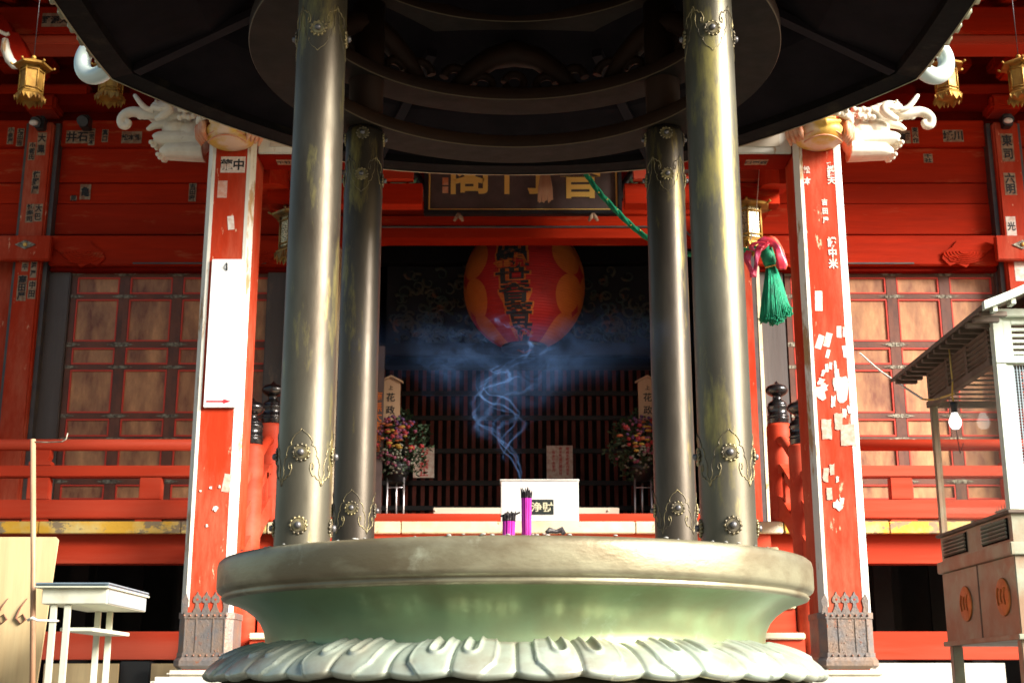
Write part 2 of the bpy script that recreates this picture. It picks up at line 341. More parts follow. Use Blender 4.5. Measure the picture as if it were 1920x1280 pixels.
def B(name, parent, m, *a, bev=.004, **k):
    b = MB(); b.box(*a, bev=bev, **k); return b.build(name, m, parent)
# ================================================================ setting
b = MB(); b.box(-300, 300, -300, 300, -.5, 0); struct(b.build('ground', M['ground']))
ZP = H - .085                                     # top of the stone platform the hall stands on
b = MB(); b.box(-9, 9, 6.3, 22, .0, ZP - .10); b.box(-9.05, 9.05, 6.25, 22, ZP - .10, ZP, bev=.02)
for k in range(5): b.box(-2.6, 2.8, 6.25 - .3 * (k + 1), 6.25 - .3 * k - .003, 0, ZP - .15 * (k + 1) - .02, bev=.01)
struct(b.build('stone_platform', M['stone']))
# ================================================================ temple hall
HX = .12
hall = thing('temple_hall', (HX, 13.5, ZP), 'vermilion wooden temple hall with porch posts, plank walls, panelled doors and dark open centre bay', 'temple')
YW = 13.5
zf = zz(978, 12.0)                               # veranda floor level
# --- veranda floor, edge boards, beams below
B('veranda_floor', hall, M['floor'], HX - 8.8, HX + 8.8, 12.03, YW + .3, zf - .09, zf - .004)
for i, (x0, x1) in enumerate(((-8.8, -2.32), (2.32, 8.8))):
    b = MB(); x = HX + x0
    while x < HX + x1 - .01:
        w = min(random.uniform(.9, 1.6), HX + x1 - x); b.box(x + .002, x + w - .002, 11.97, 12.027, zz(1000, 12), zf + .002, bev=.006); x += w
    b.build('floor_edge_board', M['yellow'], hall)
b = MB(); x = HX - 2.315
for w in (1.2, 1.15, .95, 1.325): b.box(x + .002, x + w - .002, 11.97, 12.027, zz(1000, 12), zf + .002, bev=.008); x += w
b.build('floor_edge_board', M['pale'], hall)  # paler than the yellow runs: blown-out sunlight put into the colour
B('floor_beam', hall, M['redrail'], HX - 8.8, HX + 8.8, 12.10, 12.28, zz(1056, 12.1), zz(999, 12.1))
B('foundation_beam', hall, M['redrail'], HX - 8.8, HX - 2.1, 12.12, 12.28, zz(1236, 12.12), zz(1183, 12.12))
B('foundation_beam', hall, M['redrail'], HX + 2.1, HX + 8.8, 12.12, 12.28, zz(1236, 12.12), zz(1183, 12.12))
for x in (-5.2, -2.25, 2.25, 5.2):
    B('floor_post', hall, M['redz'], HX + x - .12, HX + x + .12, 12.16, 12.4, ZP, zz(1002, 12.16))
for x in (-4.35, -3.3, 3.5, 4.4): B('floor_post', hall, M['void'], HX + x - .09, HX + x + .09, 13.2, 13.4, ZP, zf - .1)  # inner posts blackened: underfloor shade put into the colour
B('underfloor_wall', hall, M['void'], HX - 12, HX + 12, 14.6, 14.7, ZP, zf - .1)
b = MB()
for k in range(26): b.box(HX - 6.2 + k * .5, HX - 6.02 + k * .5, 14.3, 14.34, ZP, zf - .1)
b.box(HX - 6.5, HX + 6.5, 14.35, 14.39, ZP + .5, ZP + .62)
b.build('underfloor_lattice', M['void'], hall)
# --- outer wall posts
def wall_post(cx, w):
    o = B('wall_post', hall, M['redz'], cx - w / 2, cx + w / 2, YW - .22, YW + .2, zf, zz(228, YW - .22), bev=.02)
    for s in (-1, 1):
        b = MB(); b.box(cx + s * (w / 2 + .024) - .022, cx + s * (w / 2 + .024) + .022, YW - .15, YW + .1, zf, zz(228, YW - .2)); b.build('post_trim', M['trim'], o)
    return o
wp = {}
for sx in (-1, 1):
    wp[sx] = wall_post(HX + sx * 5.18, .27)
    wp[2 * sx] = wall_post(HX + sx * 2.2, .36)
    # gold edged inner board of the centre opening
    B('opening_trim', hall, M['pale'], HX + sx * 1.955 - .018, HX + sx * 1.955 + .018, YW - .20, YW + .1, zf + .28, zz(447, YW - .2))
    B('post_trim', hall, M['pale'], HX + sx * 2.455 - .02, HX + sx * 2.455 + .02, YW - .14, YW - .05, zf, zz(500, YW))
# --- wall planks
zr = [zz(p, YW) for p in (232, 280, 345, 384, 442)]
zn0, zn1 = zz(497, YW - .16), zz(441, YW - .16)
for sx in (-1, 1):
    for a, c in ((2.44, 5.0), (5.36, 8.2)):
        x0, x1 = sorted((HX + sx * a, HX + sx * c))
        B('tie_beam', hall, M['red'], x0, x1, YW - .09, YW + .1, zr[1], zr[0], bev=.008)
        for i in (1, 2, 3):
            B('wall_plank', hall, M['red'], x0, x1, YW - .012 * (i % 2) - .02, YW + .05, zr[i + 1] + .006, zr[i] - .004, bev=.004)
        b = MB(); b.box(x0, x1, YW + .02, YW + .06, zr[4], zr[0]); b.build('wall_backing', M['reddark'], hall)
    # outer bay below the rail: red planks with a blackish post trim
    x0, x1 = sorted((HX + sx * 5.36, HX + sx * 8.2))
    for k in range(6):
        w = (x1 - x0) / 6; B('wall_plank', hall, M['redz'], x0 + k * w + .003, x0 + (k + 1) * w - .003, YW - .03, YW + .03, zf, zn1, bev=.004)
    B('head_rail', hall, M['redz'], *sorted((HX + sx * 4.93, HX + sx * 8.2)), YW - .30, YW - .222, zz(487, YW - .3), zz(441, YW - .3), bev=.01)
    # iron lozenge on the rail
    b = MB(); cx = xx(48 if sx < 0 else 1917, 458, YW - .3); cz = zz(459, YW - .3)
    b.prism([(cx - .11, cz), (cx, cz + .05), (cx + .11, cz), (cx, cz - .05)], YW - .312, YW - .3); b.mi = 1; b.ball((cx, YW - .315, cz), .022)
    b.build('rail_ornament', [M['fitting'], M['signgold']], hall)
    # head beam (nageshi) over the doors with leaf-shaped carved end
    x0, x1 = sorted((HX + sx * 2.44, HX + sx * 4.99))
    hb = B('head_beam', hall, M['red'], x0, x1, YW - .16, YW + .05, zn0, zn1, bev=.012)
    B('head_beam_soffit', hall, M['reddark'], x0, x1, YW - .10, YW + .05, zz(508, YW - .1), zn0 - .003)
    zg = zz(496, YW - .17); gx = sorted((HX + sx * 2.7, HX + sx * 4.1)); b = MB(); b.box(gx[0], gx[1], YW - .166, YW - .16, zn0 + .012, zn0 + .028); b.build('groove_line', M['trim'], hb)
    for e in (-1, 1):
        ex = HX + sx * (3.715) + e * 1.235; b = MB(); d = -e
        def L2(u, v): return (ex + d * u * .62, zn0 + .27 * v)
        out = [L2(-.02, .74), (L2(.12, .92)), L2(.3, 1.0), L2(.62, .98), L2(.72, .7), L2(.86, .5), L2(.9, .25), L2(.78, -.05), L2(.66, .05), L2(.5, -.12), L2(.42, .08), L2(.3, .14), L2(.2, .4), L2(.1, .55)]
        b.prism(out, YW - .185, YW - .161)
        for q in range(6):
            r0 = .05 + q * .028
            b.tube([(L2(.5, .55)[0] + r0 * 1.25 * cos(a), YW - .187, L2(.5, .55)[1] + r0 * .72 * sin(a)) for a in [pi + .1 + i * pi / 10 for i in range(10)]], .006, seg=5)
        b.tube([(L2(.72, .2)[0] + .06 * cos(a) * (1 - a / 9), YW - .187, L2(.72, .2)[1] + .05 * sin(a) * (1 - a / 9)) for a in [i * .5 for i in range(15)]], .007, seg=5)
        b.build('carved_leaf', M['red'], hb)
# --- doors: each bay four leaves between dark jambs
rows = [(520, 551), (561, 640), (652, 683), (693, 774), (785, 818), (828, 897), (908, 936)]
def make_door(px0):
    W = .575; zt = zz(505, YW); zb = zf + .02
    root = B('door', hall, M['doorframe'], px0 + .004, px0 + W - .004, YW + .02, YW + .05, zb, zt, bev=.0)
    pm = MB(); ml = MB(); fr = MB(); fts = []
    zs = [(zz(a, YW), zz(c, YW)) for a, c in rows]
    fr.box(px0 + .004, px0 + .062, YW - .005, YW + .017, zb, zt, bev=.003); fr.box(px0 + W - .062, px0 + W - .004, YW - .005, YW + .017, zb, zt, bev=.003)
    prev = zt
    for a, c in zs + [(zb, zb)]:
        fr.box(px0 + .064, px0 + W - .064, YW - .002, YW + .017, a, prev, bev=.003); prev = c
    x0, x1 = px0 + .064, px0 + W - .064
    for a, c in zs:
        pm.box(x0, x1, YW + .012, YW + .018, c, a)
        t = .017
        for q in ((x0, x1, a - t, a), (x0, x1, c, c + t), (x0, x0 + t, c + t, a - t), (x1 - t, x1, c + t, a - t)):
            ml.box(q[0], q[1], YW - .004, YW + .012, q[2], q[3], bev=.003)
    prev = zt
    for a, c in zs:
        for s in (0, 1):
            xa = px0 + .004 if s == 0 else px0 + W - .004; d = 1 if s == 0 else -1; zc = (prev + a) / 2; h = min(.045, (prev - a) / 2 - .012)
            ft = MB(); fts.append(ft)
            ft.prism([(xa, zc - h), (xa, zc + h), (xa + d * .06, zc + h), (xa + d * .10, zc + h * .4), (xa + d * .15, zc), (xa + d * .10, zc - h * .4), (xa + d * .06, zc - h)], YW - .009, YW - .0055)
            for t in (.3, .8): ft.ball((xa + d * .1 * t, YW - .01, zc), .006, seg=6)
        prev = c
    fr.build('door_stile', M['doorframe'], root); pm.build('door_panel', M['panel'], root); ml.build('red_moulding', M['redline'], root); [f.build('door_fitting', M['fitting'], root) for f in fts]
    return root
d0x = HX - 5.0 + .22
door = make_door(d0x)
for k in range(1, 4): dup_at(door, (k * .56, 0, 0))
rx = HX + 2.76
for k in range(4): dup_at(door, (rx - d0x + k * .56, 0, 0))
for sx in (-1, 1):
    for a, c in ((2.475, 2.70 if sx < 0 else 2.74), (4.78 if sx < 0 else 5.0 - .0, 5.02)):
        x0, x1 = sorted((HX + sx * a, HX + sx * c))
        if x1 - x0 > .05: B('door_jamb', hall, M['jamb'], x0, x1, YW - .05, YW + .1, zf, zz(508, YW), bev=.01)
B('door_jamb', hall, M['jamb'], HX + 5.0 - .0 - .02, HX + 5.02, YW - .05, YW + .1, zf, zz(508, YW), bev=.004)
for sx in (-1, 1):
    x0, x1 = sorted((HX + sx * 2.44, HX + sx * 5.0)); B('sill_beam', hall, M['redrail'], x0, x1, YW - .06, YW + .05, zf, zf + .05)
B('threshold', hall, M['redrail'], HX - 1.97, HX + 1.97, YW - .12, YW + .2, zf, zz(962, YW - .12), bev=.012)
# --- centre bay: curved lintel (koryo), beam above
zk0, zk1 = zz(446, 13.25), zz(405, 13.25)
b = MB(); n = 28; top = []; bot = []
for i in range(n + 1):
    t = i / n; x = HX - 2.0 + 4.0 * t; e = min(t, 1 - t) * 4.0
    bot.append((x, zk0 - .05 * max(0, 1 - e / .45) ** .5 if e < .45 else zk0)); top.append((x, zk1))
b.prism(bot + list(reversed(top)), 13.25, 13.5); lint = b.build('curved_lintel', M['red'], hall)
b = MB(); b.tube([(HX - 1.75, 13.246, zk0 + .02), (HX - 1.68, 13.246, zk0 + .09), (HX - 1.55, 13.246, zk0 + .12), (HX + 1.55, 13.246, zk0 + .12), (HX + 1.68, 13.246, zk0 + .09), (HX + 1.75, 13.246, zk0 + .02)], .012, seg=6)
b.build('groove_line', M['trim'], lint)
B('lintel_beam', hall, M['red'], HX - 2.0, HX + 2.0, 13.30, 13.5, zz(403, 13.3), zz(372, 13.3), bev=.01)
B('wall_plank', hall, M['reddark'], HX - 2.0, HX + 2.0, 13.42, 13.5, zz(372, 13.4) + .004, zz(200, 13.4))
# frog-leg struts with green leaves either side of the signboard
for sx in (-1, 1):
    b = MB(); cx = HX + sx * 1.32; zc = zz(372, 13.2)
    b.tube([(cx - .28, 13.24, zc), (cx - .26, 13.22, zc + .15), (cx - .16, 13.2, zc + .30), (cx, 13.2, zc + .36), (cx + .16, 13.2, zc + .30), (cx + .26, 13.22, zc + .15), (cx + .28, 13.24, zc)], [.06, .05, .045, .05, .045, .05, .06], seg=8)
    o = b.build('frog_leg_strut', M['black'], hall)
    b = MB()
    for a in (-.9, -.3, .3, .9):
        p0 = Vector((cx, 13.21, zc + .05)); dr = Vector((sin(a), -.1, cos(a)))
        b.tube([p0, p0 + dr * .10, p0 + dr * .2, p0 + dr * .29], [.01, .045, .05, .004], seg=8, flat=(1, .35))
    b.build('painted_leaf', M['leaf'], o)
# --- hall interior (dark room)
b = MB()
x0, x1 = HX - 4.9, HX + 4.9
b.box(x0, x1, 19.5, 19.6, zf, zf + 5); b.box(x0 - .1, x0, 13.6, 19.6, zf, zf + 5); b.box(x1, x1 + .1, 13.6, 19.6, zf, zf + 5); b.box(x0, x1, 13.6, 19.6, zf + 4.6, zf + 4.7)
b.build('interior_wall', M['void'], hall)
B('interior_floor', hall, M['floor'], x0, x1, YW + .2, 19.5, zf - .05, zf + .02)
for sx in (-1, 1): B('interior_post', hall, M['black'], HX + sx * 1.93 - .12, HX + sx * 1.93 + .12, 15.9, 16.12, zf, zf + 4.5)
# carved transom
YT = 15.6; t0, t1 = zz(643, YT), zz(498, YT)
b = MB(); b.box(HX - 1.65, HX + 1.65, YT + .04, YT + .09, t0, t1); tr = b.build('carved_transom', M['latticedark'], hall)
b = MB(); rr = random.Random(5)
for k in range(300):
    cx = HX + rr.uniform(-1.55, 1.55); cz = t0 + abs(rr.gauss(0, .5)) * (t1 - t0)
    if cz > t1 - .03: continue
    r0 = rr.uniform(.03, .10); a0 = rr.uniform(0, 6.28); tw = rr.choice((-1, 1))
    pts = [(cx + r0 * (1 - i / 16) * cos(a0 + tw * i * .5), YT + .03 - .03 * rr.random(), max(t0 + .01, min(t1, cz + r0 * (1 - i / 16) * sin(a0 + tw * i * .5)))) for i in range(12)]
    b.tube(pts, [.022 * (1 - i / 15) for i in range(12)], seg=6)
b.build('cloud_relief', M['relief'], tr)
B('interior_beam', hall, M['black'], HX - 1.8, HX + 1.8, YT - .1, YT + .1, t1 + .01, t1 + .35); B('interior_beam', hall, M['black'], HX - 1.8, HX + 1.8, YT - .05, YT + .1, t0 - .16, t0 - .01)
# lattice screen
YL = 15.9; l1 = zz(690, YL); b = MB(); n = 40; sp = 15.6 * mpp(800, YL)
for k in range(n): x = HX - .03 + (k - n / 2 + .5) * sp; b.box(x - sp * .22, x + sp * .22, YL, YL + .03, zf, l1)
lat = b.build('lattice_screen', M['lattice'], hall)
for p in (689, 737, 783, 845, 905, 952):
    z = zz(p, YL - .03); b = MB(); b.box(HX - 1.9, HX + 1.9, YL - .04, YL - .005, z - .028, z + .028, bev=.004); b.build('lattice_rail', M['latticedark'], lat)
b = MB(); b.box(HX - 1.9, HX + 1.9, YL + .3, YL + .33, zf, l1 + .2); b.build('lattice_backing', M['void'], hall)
# --- main eave, rafters, purlins and bracket arms
YE = 12.0
for sx in (-1, 1):
    x0, x1 = sorted((HX + sx * 3.35, HX + sx * 9)); x0b, x1b = sorted((HX + sx * 3.9, HX + sx * 9))
    B('eave_purlin', hall, M['red'], x0, x1, YE, YE + .34, zz(62, YE), zz(12, YE), bev=.015)
    B('eave_purlin', hall, M['redrail'], x0, x1, YE + .03, YE + .33, zz(62, YE) - .10, zz(62, YE) - .004, bev=.015)
B('bracket_beam', hall, M['reddark'], HX - 9, HX + 9, YW - .1, YW + .2, zz(128, YW), zz(95, YW)); B('wall_plank', hall, M['reddark'], HX - 9, HX + 9, YW + .0, YW + .1, zr[0] + .004, zz(20, YW)); B('bracket_beam', hall, M['reddark'], HX - 9, HX + 9, YW - .25, YW - .05, zz(200, YW - .2), zz(178, YW - .2))
for sx in (-1, 1):
    for k, cx in enumerate((5.18, 3.75)):
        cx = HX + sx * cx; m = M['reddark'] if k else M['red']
        zb_ = zr[0] + .03
        B('bearing_block', hall, m, cx - .17, cx + .17, YW - .34, YW - .02, zb_, zb_ + .17, bev=.03)
        B('bracket_arm', hall, m, cx - .5, cx + .5, YW - .26, YW - .12, zb_ + .175, zb_ + .33, bev=.03)
        B('bracket_arm', hall, m, cx - .08, cx + .08, YW - 1.25, YW - .27, zb_ + .335, zb_ + .50, bev=.03)
        for q in (-.42, 0, .42): B('bearing_block', hall, m, cx + q - .1, cx + q + .1, YW - .3, YW - .08, zb_ + .51, zb_ + .62, bev=.02)
        B('bearing_block', hall, m, cx - .1, cx + .1, YW - 1.22, YW - 1.0, zb_ + .51, zb_ + .62, bev=.02)
def roof_slab(name, pts, y0z0, y1z1, x0, x1, t, m):
    (ya, za), (yb, zb_) = y0z0, y1z1; b = MB()
    b.hexa([(x0, ya, za), (x1, ya, za), (x1, yb, zb_), (x0, yb, zb_)], [(x0, ya, za + t), (x1, ya, za + t), (x1, yb, zb_ + t), (x0, yb, zb_ + t)]); return b.build(name, m, hall)
ZE = H + 6.42; RY = 11.1
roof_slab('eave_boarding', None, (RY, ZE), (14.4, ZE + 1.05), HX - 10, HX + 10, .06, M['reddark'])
roof_slab('roof', None, (RY - .1, ZE + .07), (14.4, ZE + 1.6), HX - 10.2, HX + 10.2, .22, M['tile'])
roof_slab('roof', None, (14.404, ZE + 1.6), (22, ZE + 6), HX - 10.2, HX + 10.2, .22, M['tile'])
raf = MB(); raf.box(-.05, .05, RY + .02, 13.45, 0, .1, rot=Matrix.Rotation(math.atan2(1.05, 14.4 - RY), 3, 'X'), piv=(0, RY, 0))
for v in raf.bm.verts: v.co += Vector((HX - 8.95, 0, ZE - .105))
ro = raf.build('rafter', M['red'], hall)
for k in range(1, 58):
    if abs(-8.95 + k * .32) < 2.4: continue
    dup_at(ro, (k * .32, 0, 0))
# --- porch: roof, beams
PZ = H + 4.80
b = MB(); xa, xb = HX - 3.35, HX + 3.35
b.hexa([(xa, 8.2, PZ), (xb, 8.2, PZ), (xb, 11.9, PZ + 1.35), (xa, 11.9, PZ + 1.35)], [(xa, 8.2, PZ + .25), (xb, 8.2, PZ + .25), (xb, 11.9, PZ + 1.7), (xa, 11.9, PZ + 1.7)])
b.build('porch_roof', M['tile'], hall)
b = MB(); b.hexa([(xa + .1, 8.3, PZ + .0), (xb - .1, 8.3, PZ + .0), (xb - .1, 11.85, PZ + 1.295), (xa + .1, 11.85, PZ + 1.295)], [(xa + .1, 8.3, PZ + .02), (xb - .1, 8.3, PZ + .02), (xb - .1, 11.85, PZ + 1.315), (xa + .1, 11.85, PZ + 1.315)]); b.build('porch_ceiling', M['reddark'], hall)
pz0 = zz(287, 10.0)
YP = 10.0; PX = 2.356; pcx = .103
b = MB(); b.box(pcx - PX + .2, pcx + PX - .2, 10.04, 10.34, pz0 + .012, pz0 + .42, bev=.01); pb = b.build('porch_beam', M['whiteedge'], hall)
b = MB()
for k in range(5): x = pcx - 1.72 + k * .86; b.box(x - .34, x + .34, 10.03, 10.037, pz0 + .07, pz0 + .36)
b.build('beam_panel', M['plygrey'], pb)
B('porch_beam', hall, M['reddark'], pcx - PX + .2, pcx + PX - .2, 10.045, 10.35, pz0 - .004, pz0 + .009, bev=.002)
for s in (-1, 1):   # shrimp-shaped tie beams back to the hall
    b = MB(); x = pcx + s * (PX - .10); rows_ = []
    for i in range(21):
        t = i / 20; y = 10.42 + (YW - .25 - 10.42) * t; z = zz(330, 10.5) + .55 * t ** 1.5 + .35 * sin(t * pi) * (1 - t) - .1
        rows_.append([(x - .13, y, z), (x + .13, y, z), (x + .13, y, z + .34), (x - .13, y, z + .34)])
    b.grid(rows_, close_u=True, caps=True, smooth=False); sb = b.build('shrimp_beam', M['red'], hall)
# red arched boards with dark line between porch and hall (seen beside the posts)
for s in (-1, 1):
    cx = pcx + s * 1.62; b = MB(); yq = 11.3; z0 = zz(378, yq); b.box(cx - .62, cx + .62, yq, yq + .1, z0 + .22, z0 + .9)
    q = b.build('arched_board', M['redrail'], hall)
    b = MB(); b.tube([(cx + .62 * math.sin(a), yq - .012, z0 + .78 - .5 * cos(a)) for a in [-1.3 + i * .13 for i in range(21)]], .03, seg=6); b.build('groove_line', M['trim'], q)
    B('tie_beam', hall, M['red'], cx - .7, cx + .7, yq + .06, yq + .22, z0, z0 + .2)
# --- porch posts
PW = .385
def chamfer_post(cx, name, z0, z1, w, ch, m_face, m_ch, parent, y0=YP):
    b = MB(); h = w / 2; cy = y0 + h
    out = [(-h + ch, -h), (h - ch, -h), (h, -h + ch), (h, h - ch), (h - ch, h), (-h + ch, h), (-h, h - ch), (-h, -h + ch)]
    r0 = [b.bm.verts.new((cx + x, cy + y, z0)) for x, y in out]; r1 = [b.bm.verts.new((cx + x, cy + y, z1)) for x, y in out]
    for i in range(8):
        f = b.bm.faces.new((r0[i], r0[(i + 1) % 8], r1[(i + 1) % 8], r1[i])); f.material_index = 1 if i % 2 == 1 else 0
    b.bm.faces.new(r1); b.bm.faces.new(list(reversed(r0)))
    return b.build(name, [m_face, m_ch], parent)
posts = {}
zbot = zz(1255, YP)
for s in (-1, 1):
    cx = pcx + s * PX
    po = chamfer_post(cx, 'porch_post', zbot, zz(262, YP) + .1, PW, .040, M['redz'], M['whiteedge'], hall); posts[s] = po
    # white painted bands either side of the face
    for e in (-1, 1):
        b = MB(); x = cx + e * (PW / 2 - .053); b.box(x - .013, x + .013, YP - .0025, YP, zbot + .45, zz(262, YP)); b.build('edge_band', M['whiteedge'], po)
    B('post_capital', hall, M['red'], cx - .26, cx + .26, YP - .03, YP + .5, zz(262, YP) + .104, zz(262, YP) + .5, bev=.03)
    # metal shoe
    zt = zz(1150, YP); b = MB(); w = PW + .014; h = w / 2; ch = .05; cy = YP + PW / 2
    def oc(hh, c, z): return [(cx + x, cy + y, z) for x, y in ((-hh + c, -hh), (hh - c, -hh), (hh, -hh + c), (hh, hh - c), (hh - c, hh), (-hh + c, hh), (-hh, hh - c), (-hh, -hh + c))]
    b.grid([oc(h, ch, zt), oc(h, ch, zbot + .10), oc(h + .022, ch, zbot + .065), oc(h + .022, ch, zbot + .03), oc(h - .01, ch, zbot)], close_u=True, smooth=False)
    sh = b.build('metal_shoe', M['shoe'], hall)
    b = MB()
    for zc, t in ((zt - .012, .022), (zz(1228, YP), .02)):
        b.grid([oc(h + .006, ch, zc - t), oc(h + .006, ch, zc + t)], close_u=True, smooth=False)
        b.grid([oc(h + .0005, ch, zc + t), oc(h + .006, ch, zc + t)], close_u=True, smooth=False)
        b.grid([oc(h + .006, ch, zc - t), oc(h + .0005, ch, zc - t)], close_u=True, smooth=False)
    for k in (-1, 1): b.box(cx + k * .062 - .005, cx + k * .062 + .005, YP - .012, YP - .007, zbot + .11, zt - .035)
    for k in (-1, 1): b.box(cx + k * .145 - .004, cx + k * .145 + .004, YP - .012, YP - .007, zbot + .11, zt - .035)
    b.build('shoe_band', M['shoe'], sh, norm=False)
    b = MB()
    for k in range(8): b.ball((cx - .155 + k * .0443, YP - .015, zt - .012), .009, seg=8)
    for k in range(6): b.ball((cx - .12 + k * .048, YP - .015, zz(1228, YP)), .008, seg=8)
    for k in range(40):
        b.ball((cx + random.uniform(-.16, .16), YP - .0075, random.uniform(zbot + .1, zt - .05)), .0035, seg=6)
    b.build('rivet', M['rust'], sh)
    b = MB(); fl = (zz(1108, YP) - zt)
    for k in range(-2, 3):
        c = cx + k * .0665; q = lambda u, v: (c + u * .033, zt + v * fl)
        if abs(k) == 2: continue
        out = [q(-.95, 0), q(-.9, .12), q(-.45, .3), q(-.33, .48), q(-.8, .5), q(-.98, .6), q(-.8, .76), q(-.3, .85), q(0, 1.0), q(.3, .85), q(.8, .76), q(.98, .6), q(.8, .5), q(.33, .48), q(.45, .3), q(.9, .12), q(.95, 0)]
        b.mi = 0; b.prism(out, YP - .006, YP - .0005); b.mi = 1
        b.tube([(c + .0001, YP - .0062, zt + fl * .64), (c + .0001, YP - .0078, zt + fl * .64)], .0075, seg=12)
    for e in (-1, 1):
        c = cx + e * .15; b.mi = 0; b.prism([(c - .03, zt), (c - .02, zt + fl * .3), (c - .03, zt + fl * .6), (c, zt + fl * .9), (c + .02, zt + fl * .6), (c + .015, zt)], YP - .006, YP - .0035)
    b.build('shoe_crest', [M['shoe'], M['redz']], sh)
    b = MB(); b.box(cx - .34, cx + .34, YP - .16, YP + .54, ZP, zbot - .05, bev=.03); b.box(cx - .25, cx + .25, YP - .06, YP + .44, zbot - .052, zbot - .002, bev=.02)
    tag(b.build('foundation_stone', M['palestone']), ('pale foundation stone under the %s porch post with riveted metal shoe' % ('left' if s < 0 else 'right')), 'stone', 'foundation stones under the porch posts')
# ================================================================ veranda railings and stairs
YR = 12.06
def finial_mb(b, cx, cy, z0, sc_=1.):
    pr = [(.088, 0), (.095, .01), (.095, .05), (.100, .055), (.100, .066), (.093, .07), (.093, .08), (.100, .085), (.100, .10), (.092, .105), (.092, .19), (.098, .195), (.098, .21), (.09, .215), (.09, .235), (.085, .25), (.06, .275), (.045, .285), (.04, .33), (.05, .335), (.06, .34), (.085, .36), (.105, .39), (.105, .415), (.09, .445), (.06, .465), (.03, .475), (.012, .50), (.002, .515)]
    b.lathe([(r * sc_, z0 + z * .80 * sc_) for r, z in pr], (cx, cy), 32)
for s in (-1, 1):
    side = 'left' if s < 0 else 'right'
    nx = HX + s * 2.33
    vr = thing('veranda_railing', (nx, YR, zf), 'vermilion veranda railing with onion-topped post, %s of the central stairs' % side, 'railing', 'railings along the veranda')
    x0, x1 = sorted((nx + s * .08, HX + s * 7.5))
    rm = M['redrail']
    b = MB(); zt = zz(834, YR); rr_ = zz(823, YR) - zt; b.tube([(x0, YR, zt), ((x0 + x1) / 2, YR, zt), (x1, YR, zt)], rr_, seg=20); b.build('top_rail', rm, vr)
    B('middle_rail', vr, rm, x0, x1, YR - .06, YR + .06, zz(895, YR), zz(874, YR), bev=.008)
    B('bottom_rail', vr, rm, x0, x1, YR - .07, YR + .07, zf + .03, zz(938, YR), bev=.01)
    i0 = 0
    px_list = [(74, 1), (284, 0), (-130, 0)] if s < 0 else [(1688, 0), (1900, 1), (2100, 0)]
    for p, tall in px_list:
        cx = xx(p, 915, YR); w = .10
        B('railing_strut', vr, rm, cx - w, cx + w, YR - .05, YR + .05, zz(937, YR), zz(896, YR), bev=.006)
        if tall:
            b = MB(); z0, z1 = zz(873, YR), zz(846, YR)
            prof = [(-.10, z0), (-.10, z0 + .03), (-.07, z0 + .05), (-.085, z0 + .08), (-.085, z1 + .005), (.085, z1 + .005), (.085, z0 + .08), (.07, z0 + .05), (.10, z0 + .03), (.10, z0)]
            b.prism([(cx + a, z) for a, z in prof], YR - .05, YR + .05); b.build('railing_strut', rm, vr)
        B('bottom_block', vr, rm, cx - .12, cx + .12, YR - .05, YR + .05, zf + .0, zf + .028)
    b = MB(); b.lathe([(.108, zf + .0), (.112, zf + .02), (.112, zz(802, YR)), (.105, zz(796, YR)), (.07, zz(795, YR))], (nx, YR), 28); b.build('newel_post', rm, vr)
    b = MB(); finial_mb(b, nx, YR, zz(796, YR)); b.build('finial', M['steel'], vr)
st = thing('wooden_stairs', (HX, 11.2, ZP), 'wooden stairs with pale treads and red risers below the offertory box, behind the bronze burner', 'stairs')
nst = 6; rise = (zf - ZP) / nst
for k in range(nst - 1):
    y = 11.72 - k * .30; z = zf - (k + 1) * rise
    B('tread', st, M['pale'], HX - 2.2, HX + 2.2, y - .04, y + .30, z - .05, z, bev=.008)
    B('riser', st, M['redrail'], HX - 2.2, HX + 2.2, y + .29, y + .31, z + .003, z + rise - .053)
B('riser', st, M['redrail'], HX - 2.2, HX + 2.2, 11.72 - 1.5 + .29, 11.72 - 1.5 + .31, ZP + .002, ZP + rise - .053)
for s in (-1, 1):
    sr = thing('stair_railing', (HX + s * 2.33, 11.2, ZP), 'sloping vermilion stair railing with lower onion-topped post behind the %s porch post' % ('left' if s < 0 else 'right'), 'railing', 'railings beside the stairs')
    x = HX + s * 2.33; yb = 11.15
    b = MB(); zt = zz(848 - 9, yb) ; zt = zz(835, yb)
    b.lathe([(.108, ZP), (.112, ZP + .02), (.112, zt - .02), (.105, zt)], (x, yb), 28); b.build('newel_post', M['redrail'], sr)
    b = MB(); finial_mb(b, x, yb, zt); b.build('finial', M['steel'], sr)
    xr = x - s * .0; ya = YR - .10
    slope = .55
    def line(z0, drop_y=9.95, y0=ya): return [(xr, y0, z0), (xr, y0 - .10, z0 - .02), (xr, y0 - .25, z0 - .02 - .12 * slope * 1.1), (xr, drop_y, z0 - .02 - (y0 - .13 - drop_y) * slope)]
    def plank(pts, w, hh): 
        q = MB(); q.grid([[(p[0] + dx_ * w / 2, p[1], p[2] + dz_ * hh / 2) for dx_, dz_ in ((-1, -1), (1, -1), (1, 1), (-1, 1))] for p in pts], close_u=True, caps=True, smooth=False)
        return q
    b = MB(); z0 = zz(826, ya); b.tube(line(z0, 10.6), .045, seg=14); b.ball((xr, ya, z0), .047); b.build('stair_rail', M['redrail'], sr)
    plank(line(zz(878, ya), 10.5), .09, .085).build('stair_rail', M['redrail'], sr)
    plank(line(zz(950, ya), 10.2), .11, .20).build('stringer', M['redrail'], sr)
    for yy in (11.75, 11.45):
        B('railing_strut', sr, M['redrail'], xr - .045, xr + .045, yy - .05, yy + .05, zz(950, ya) - .02 - (ya - .13 - yy) * slope + .03, zz(878, ya) - .02 - (ya - .13 - yy) * slope - .0)
